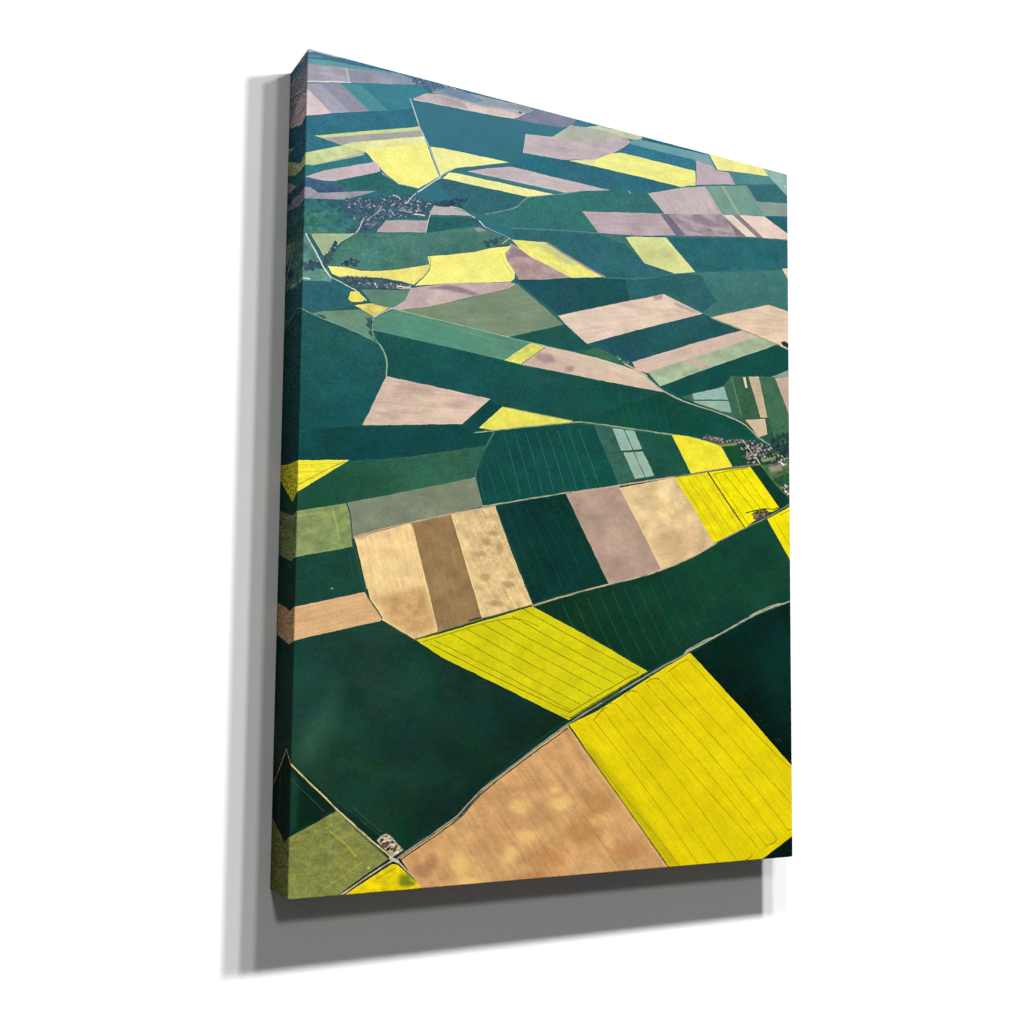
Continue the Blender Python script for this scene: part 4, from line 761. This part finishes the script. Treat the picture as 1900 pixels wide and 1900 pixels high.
def wood_material():
    m, nt, b = new_mat('pine_wood')
    N, Lk = nt.nodes.new, nt.links.new
    tc = N('ShaderNodeTexCoord'); wv = N('ShaderNodeTexWave'); wv.inputs['Scale'].default_value = 25; wv.inputs['Distortion'].default_value = 6
    cr = N('ShaderNodeValToRGB')
    cr.color_ramp.elements[0].color = (0.50, 0.34, 0.19, 1); cr.color_ramp.elements[1].color = (0.62, 0.45, 0.27, 1)
    Lk(tc.outputs['Object'], wv.inputs['Vector']); Lk(wv.outputs['Color'], cr.inputs['Fac']); Lk(cr.outputs[0], b.inputs['Base Color'])
    b.inputs['Roughness'].default_value = 0.7
    return m

def wall_material():
    m, nt, b = new_mat('white_wall_paint')
    N, Lk = nt.nodes.new, nt.links.new
    tc = N('ShaderNodeTexCoord')
    nz = N('ShaderNodeTexNoise'); nz.inputs['Scale'].default_value = 180; nz.inputs['Detail'].default_value = 4
    Lk(tc.outputs['Object'], nz.inputs['Vector'])
    bump = N('ShaderNodeBump'); bump.inputs['Strength'].default_value = 0.03; bump.inputs['Distance'].default_value = 0.0005
    Lk(nz.outputs['Fac'], bump.inputs['Height']); Lk(bump.outputs[0], b.inputs['Normal'])
    b.inputs['Base Color'].default_value = (WALL, WALL, WALL, 1)
    b.inputs['Roughness'].default_value = 0.95; b.inputs['Specular IOR Level'].default_value = 0.0
    return m

WALL = 0.8
INK = 0.67
M_PRINT = print_material('printed_canvas', 0.04, 0.04)
M_EDGE = print_material('folded_canvas_shade_speckle', 0.4, 0.68)
M_WOOD, M_WALL = wood_material(), wall_material()

# ------------------------------------------------------------ geometry
def link_mesh(name, verts, faces, mat, parent=None, uvs=None, smooth=True):
    me = bpy.data.meshes.new(name); me.from_pydata(verts, [], faces)
    me.materials.append(mat)
    if uvs is not None:
        lay = me.uv_layers.new(name='print')
        for lp in me.loops: lay.data[lp.index].uv = uvs[lp.vertex_index]
    me.polygons.foreach_set('use_smooth', [smooth] * len(faces))
    me.update()
    o = bpy.data.objects.new(name, me); col.objects.link(o)
    if parent: o.parent = parent
    return o

canvas = bpy.data.objects.new('canvas_print', None); col.objects.link(canvas)
canvas.location = (0, 0, 0)
canvas['label'] = 'tall gallery wrapped canvas print of yellow, tan and green farm fields on a white wall'
canvas['category'] = 'canvas print'

RC = 0.0026 * H       # corner radius of the outline
RR = 0.0013 * H       # rounding of the folded front edge
MIRROR = 0.24 * D     # the picture runs on this far round the edge, then mirrors back
BACK = -0.0004

out = []              # outline points: position, outward normal, side
NC = 8
for ci, (sx, sz) in enumerate(((1, 1), (1, -1), (-1, -1), (-1, 1))):
    cx, cz = sx * (W / 2 - RC), sz * (H / 2 - RC)
    a0 = {(1, 1): 90, (1, -1): 0, (-1, -1): -90, (-1, 1): 180}[(sx, sz)]
    for k in range(NC + 1):
        a = math.radians(a0 - 90 * k / NC)
        out.append((cx, cz, math.cos(a), math.sin(a)))
NO = len(out)

def uv_of(x, z):
    u = (x + W / 2) / H * 1000; v = (0.5 - z / H) * 1000
    return ((u - X0) / (X1 - X0), 1 - (v - Y0) / (Y1 - Y0))

def mirrored(e):
    return e if e < MIRROR else 2 * MIRROR - e

# front: flat face and the small rounded fold round it
rows = []; uvr = []
for k in range(6):
    ph = math.pi / 2 * k / 5
    off = RC - RR + RR * math.sin(ph); dep = -D + RR * (1 - math.cos(ph))
    rows.append([(cx + nx * off, dep, cz + nz * off) for cx, cz, nx, nz in out])
    e = RC - RR + RR * ph
    uvr.append([uv_of(cx + nx * e, cz + nz * e) for cx, cz, nx, nz in out])
verts = [p for r in rows for p in r]; uvs = [p for r in uvr for p in r]
faces = [tuple(range(NO))]
for k in range(5):
    for i in range(NO):
        j = (i + 1) % NO
        faces.append((k * NO + i, (k + 1) * NO + i, (k + 1) * NO + j, k * NO + j))
front = link_mesh('printed_front', verts, faces, M_PRINT, canvas, uvs)
front.data.polygons[0].use_smooth = False
front['label'] = 'printed front face, an aerial picture of patchwork fields'

# the four wrapped edges, each from the middle of one corner to the next
ext = math.pi / 2 * RR - RR
half = NC // 2
starts = [half, half + NC + 1, half + 2 * (NC + 1), half + 3 * (NC + 1)]
for q, s0 in enumerate(starts):
    idx = [(s0 + k) % NO for k in range(NC + 2)]
    if q == 0: pass
    deps = [0, MIRROR - ext, (D - RR) * 0.6, D - RR + BACK]
    verts = []; uvs = []
    for d in deps:
        for i in idx:
            cx, cz, nx, nz = out[i]
            verts.append((cx + nx * RC, -D + RR + d, cz + nz * RC))
            e = mirrored(ext + d) + RC
            uvs.append(uv_of(cx + nx * e, cz + nz * e))
    n = len(idx); faces = []
    for r in range(len(deps) - 1):
        for i in range(n - 1):
            faces.append((r * n + i, (r + 1) * n + i, (r + 1) * n + i + 1, r * n + i + 1))
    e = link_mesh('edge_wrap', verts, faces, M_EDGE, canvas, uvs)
    if q == 2: e['label'] = 'shaded edge wrap with the mirrored fields'

# pine stretcher frame inside, mitred at the corners
def bar(a, b, c, d):
    y0, y1 = -D + 0.004, BACK - 0.002
    v = [(p[0], y, p[1]) for y in (y0, y1) for p in (a, b, c, d)]
    f = [(0, 1, 2, 3), (7, 6, 5, 4), (0, 4, 5, 1), (1, 5, 6, 2), (2, 6, 7, 3), (3, 7, 4, 0)]
    return link_mesh('stretcher_bar', v, f, M_WOOD, canvas, smooth=False)
g0 = 0.002; tb = 0.042
ox, oz = W / 2 - g0, H / 2 - g0; ix, iz = ox - tb, oz - tb
G = 0.0003
bar((-ox + G, oz), (ox - G, oz), (ix - G, iz), (-ix + G, iz))
bar((-ox + G, -oz), (-ix + G, -iz), (ix - G, -iz), (ox - G, -oz))
bar((-ox, oz - G), (-ix, iz - G), (-ix, -iz + G), (-ox, -oz + G))
bar((ox, oz - G), (ox, -oz + G), (ix, -iz + G), (ix, iz - G))

# wall
t = 0.12; wx, wz = 4.0, 3.0
v = [(x, y, z) for y in (0, t) for x, z in ((-wx, -wz), (wx, -wz), (wx, wz), (-wx, wz))]
f = [(0, 1, 2, 3), (7, 6, 5, 4), (0, 4, 5, 1), (1, 5, 6, 2), (2, 6, 7, 3), (3, 7, 4, 0)]
wall = link_mesh('wall', v, f, M_WALL, smooth=False)
wall['kind'] = 'structure'

# ------------------------------------------------------------ light
# Added unseen lamps, in front and above, that make the stepped wall shadow. Each spreads its light
# so that the wall is evenly lit (intensity rises away from the axis).
def shadow_lamp(level, left, down, S, radius):
    # S: how much the lamp widens the shadow; left, down: shadow offsets in canvas depths
    dist = D * (1 + 1 / S); x = (left / S - 5.77) * D; z = (down / S - 7.7) * D
    ld = bpy.data.lights.new('added_shadow_lamp', 'POINT')
    ld.shadow_soft_size = radius
    ld.energy = level * LAMP * dist * dist / WALL
    ld.use_nodes = True
    nt = ld.node_tree; N, Lk = nt.nodes.new, nt.links.new
    em = nt.nodes['Emission']
    geo = N('ShaderNodeNewGeometry'); sep = N('ShaderNodeSeparateXYZ')
    Lk(geo.outputs['Incoming'], sep.inputs[0])
    mx = N('ShaderNodeMath'); mx.operation = 'MAXIMUM'; mx.inputs[1].default_value = 0.16
    Lk(sep.outputs['Y'], mx.inputs[0])
    pw = N('ShaderNodeMath'); pw.operation = 'POWER'; pw.inputs[1].default_value = -3.0
    Lk(mx.outputs[0], pw.inputs[0]); Lk(pw.outputs[0], em.inputs['Strength'])
    o = bpy.data.objects.new('added_shadow_lamp', ld); col.objects.link(o)
    o.location = (x, -dist, z)
    return o

LAMP = 53.0
for level, left, down, S, radius in ((0.37, 0.87, 1.5, 0.078, 0.034), (0.18, 0.54, 1.5, 0.075, 0.028), (0.115, 0.26, 1.5, 0.09, 0.028), (0.095, -0.13, 0.62, 0.0234, 0.11)):
    shadow_lamp(level, left, down, S, radius)

world = bpy.data.worlds.new('World'); scene.world = world; world.use_nodes = True
bg = world.node_tree.nodes['Background']
bg.inputs[0].default_value = (1, 1, 1, 1); bg.inputs[1].default_value = 0.068 / WALL

# ------------------------------------------------------------ camera
cd = bpy.data.cameras.new('camera'); cam = bpy.data.objects.new('camera', cd); col.objects.link(cam)
cam.location = (-0.80265 * H, -1.33292 * H, -0.22430 * H)
cam.rotation_euler = (1.644377, -0.013343, -0.468332)
cd.sensor_width = 36; cd.lens = 36 * 2134.17 / 1900
cd.shift_x = 97.686 / 1900; cd.shift_y = 113.70 / 1900
cd.clip_start = 0.01; cd.clip_end = 100
scene.camera = cam

vs = scene.view_settings
scene.display_settings.display_device = 'sRGB'
vs.view_transform = 'Standard'; vs.look = 'None'; vs.exposure = 0; vs.gamma = 1
vs.use_curve_mapping = False
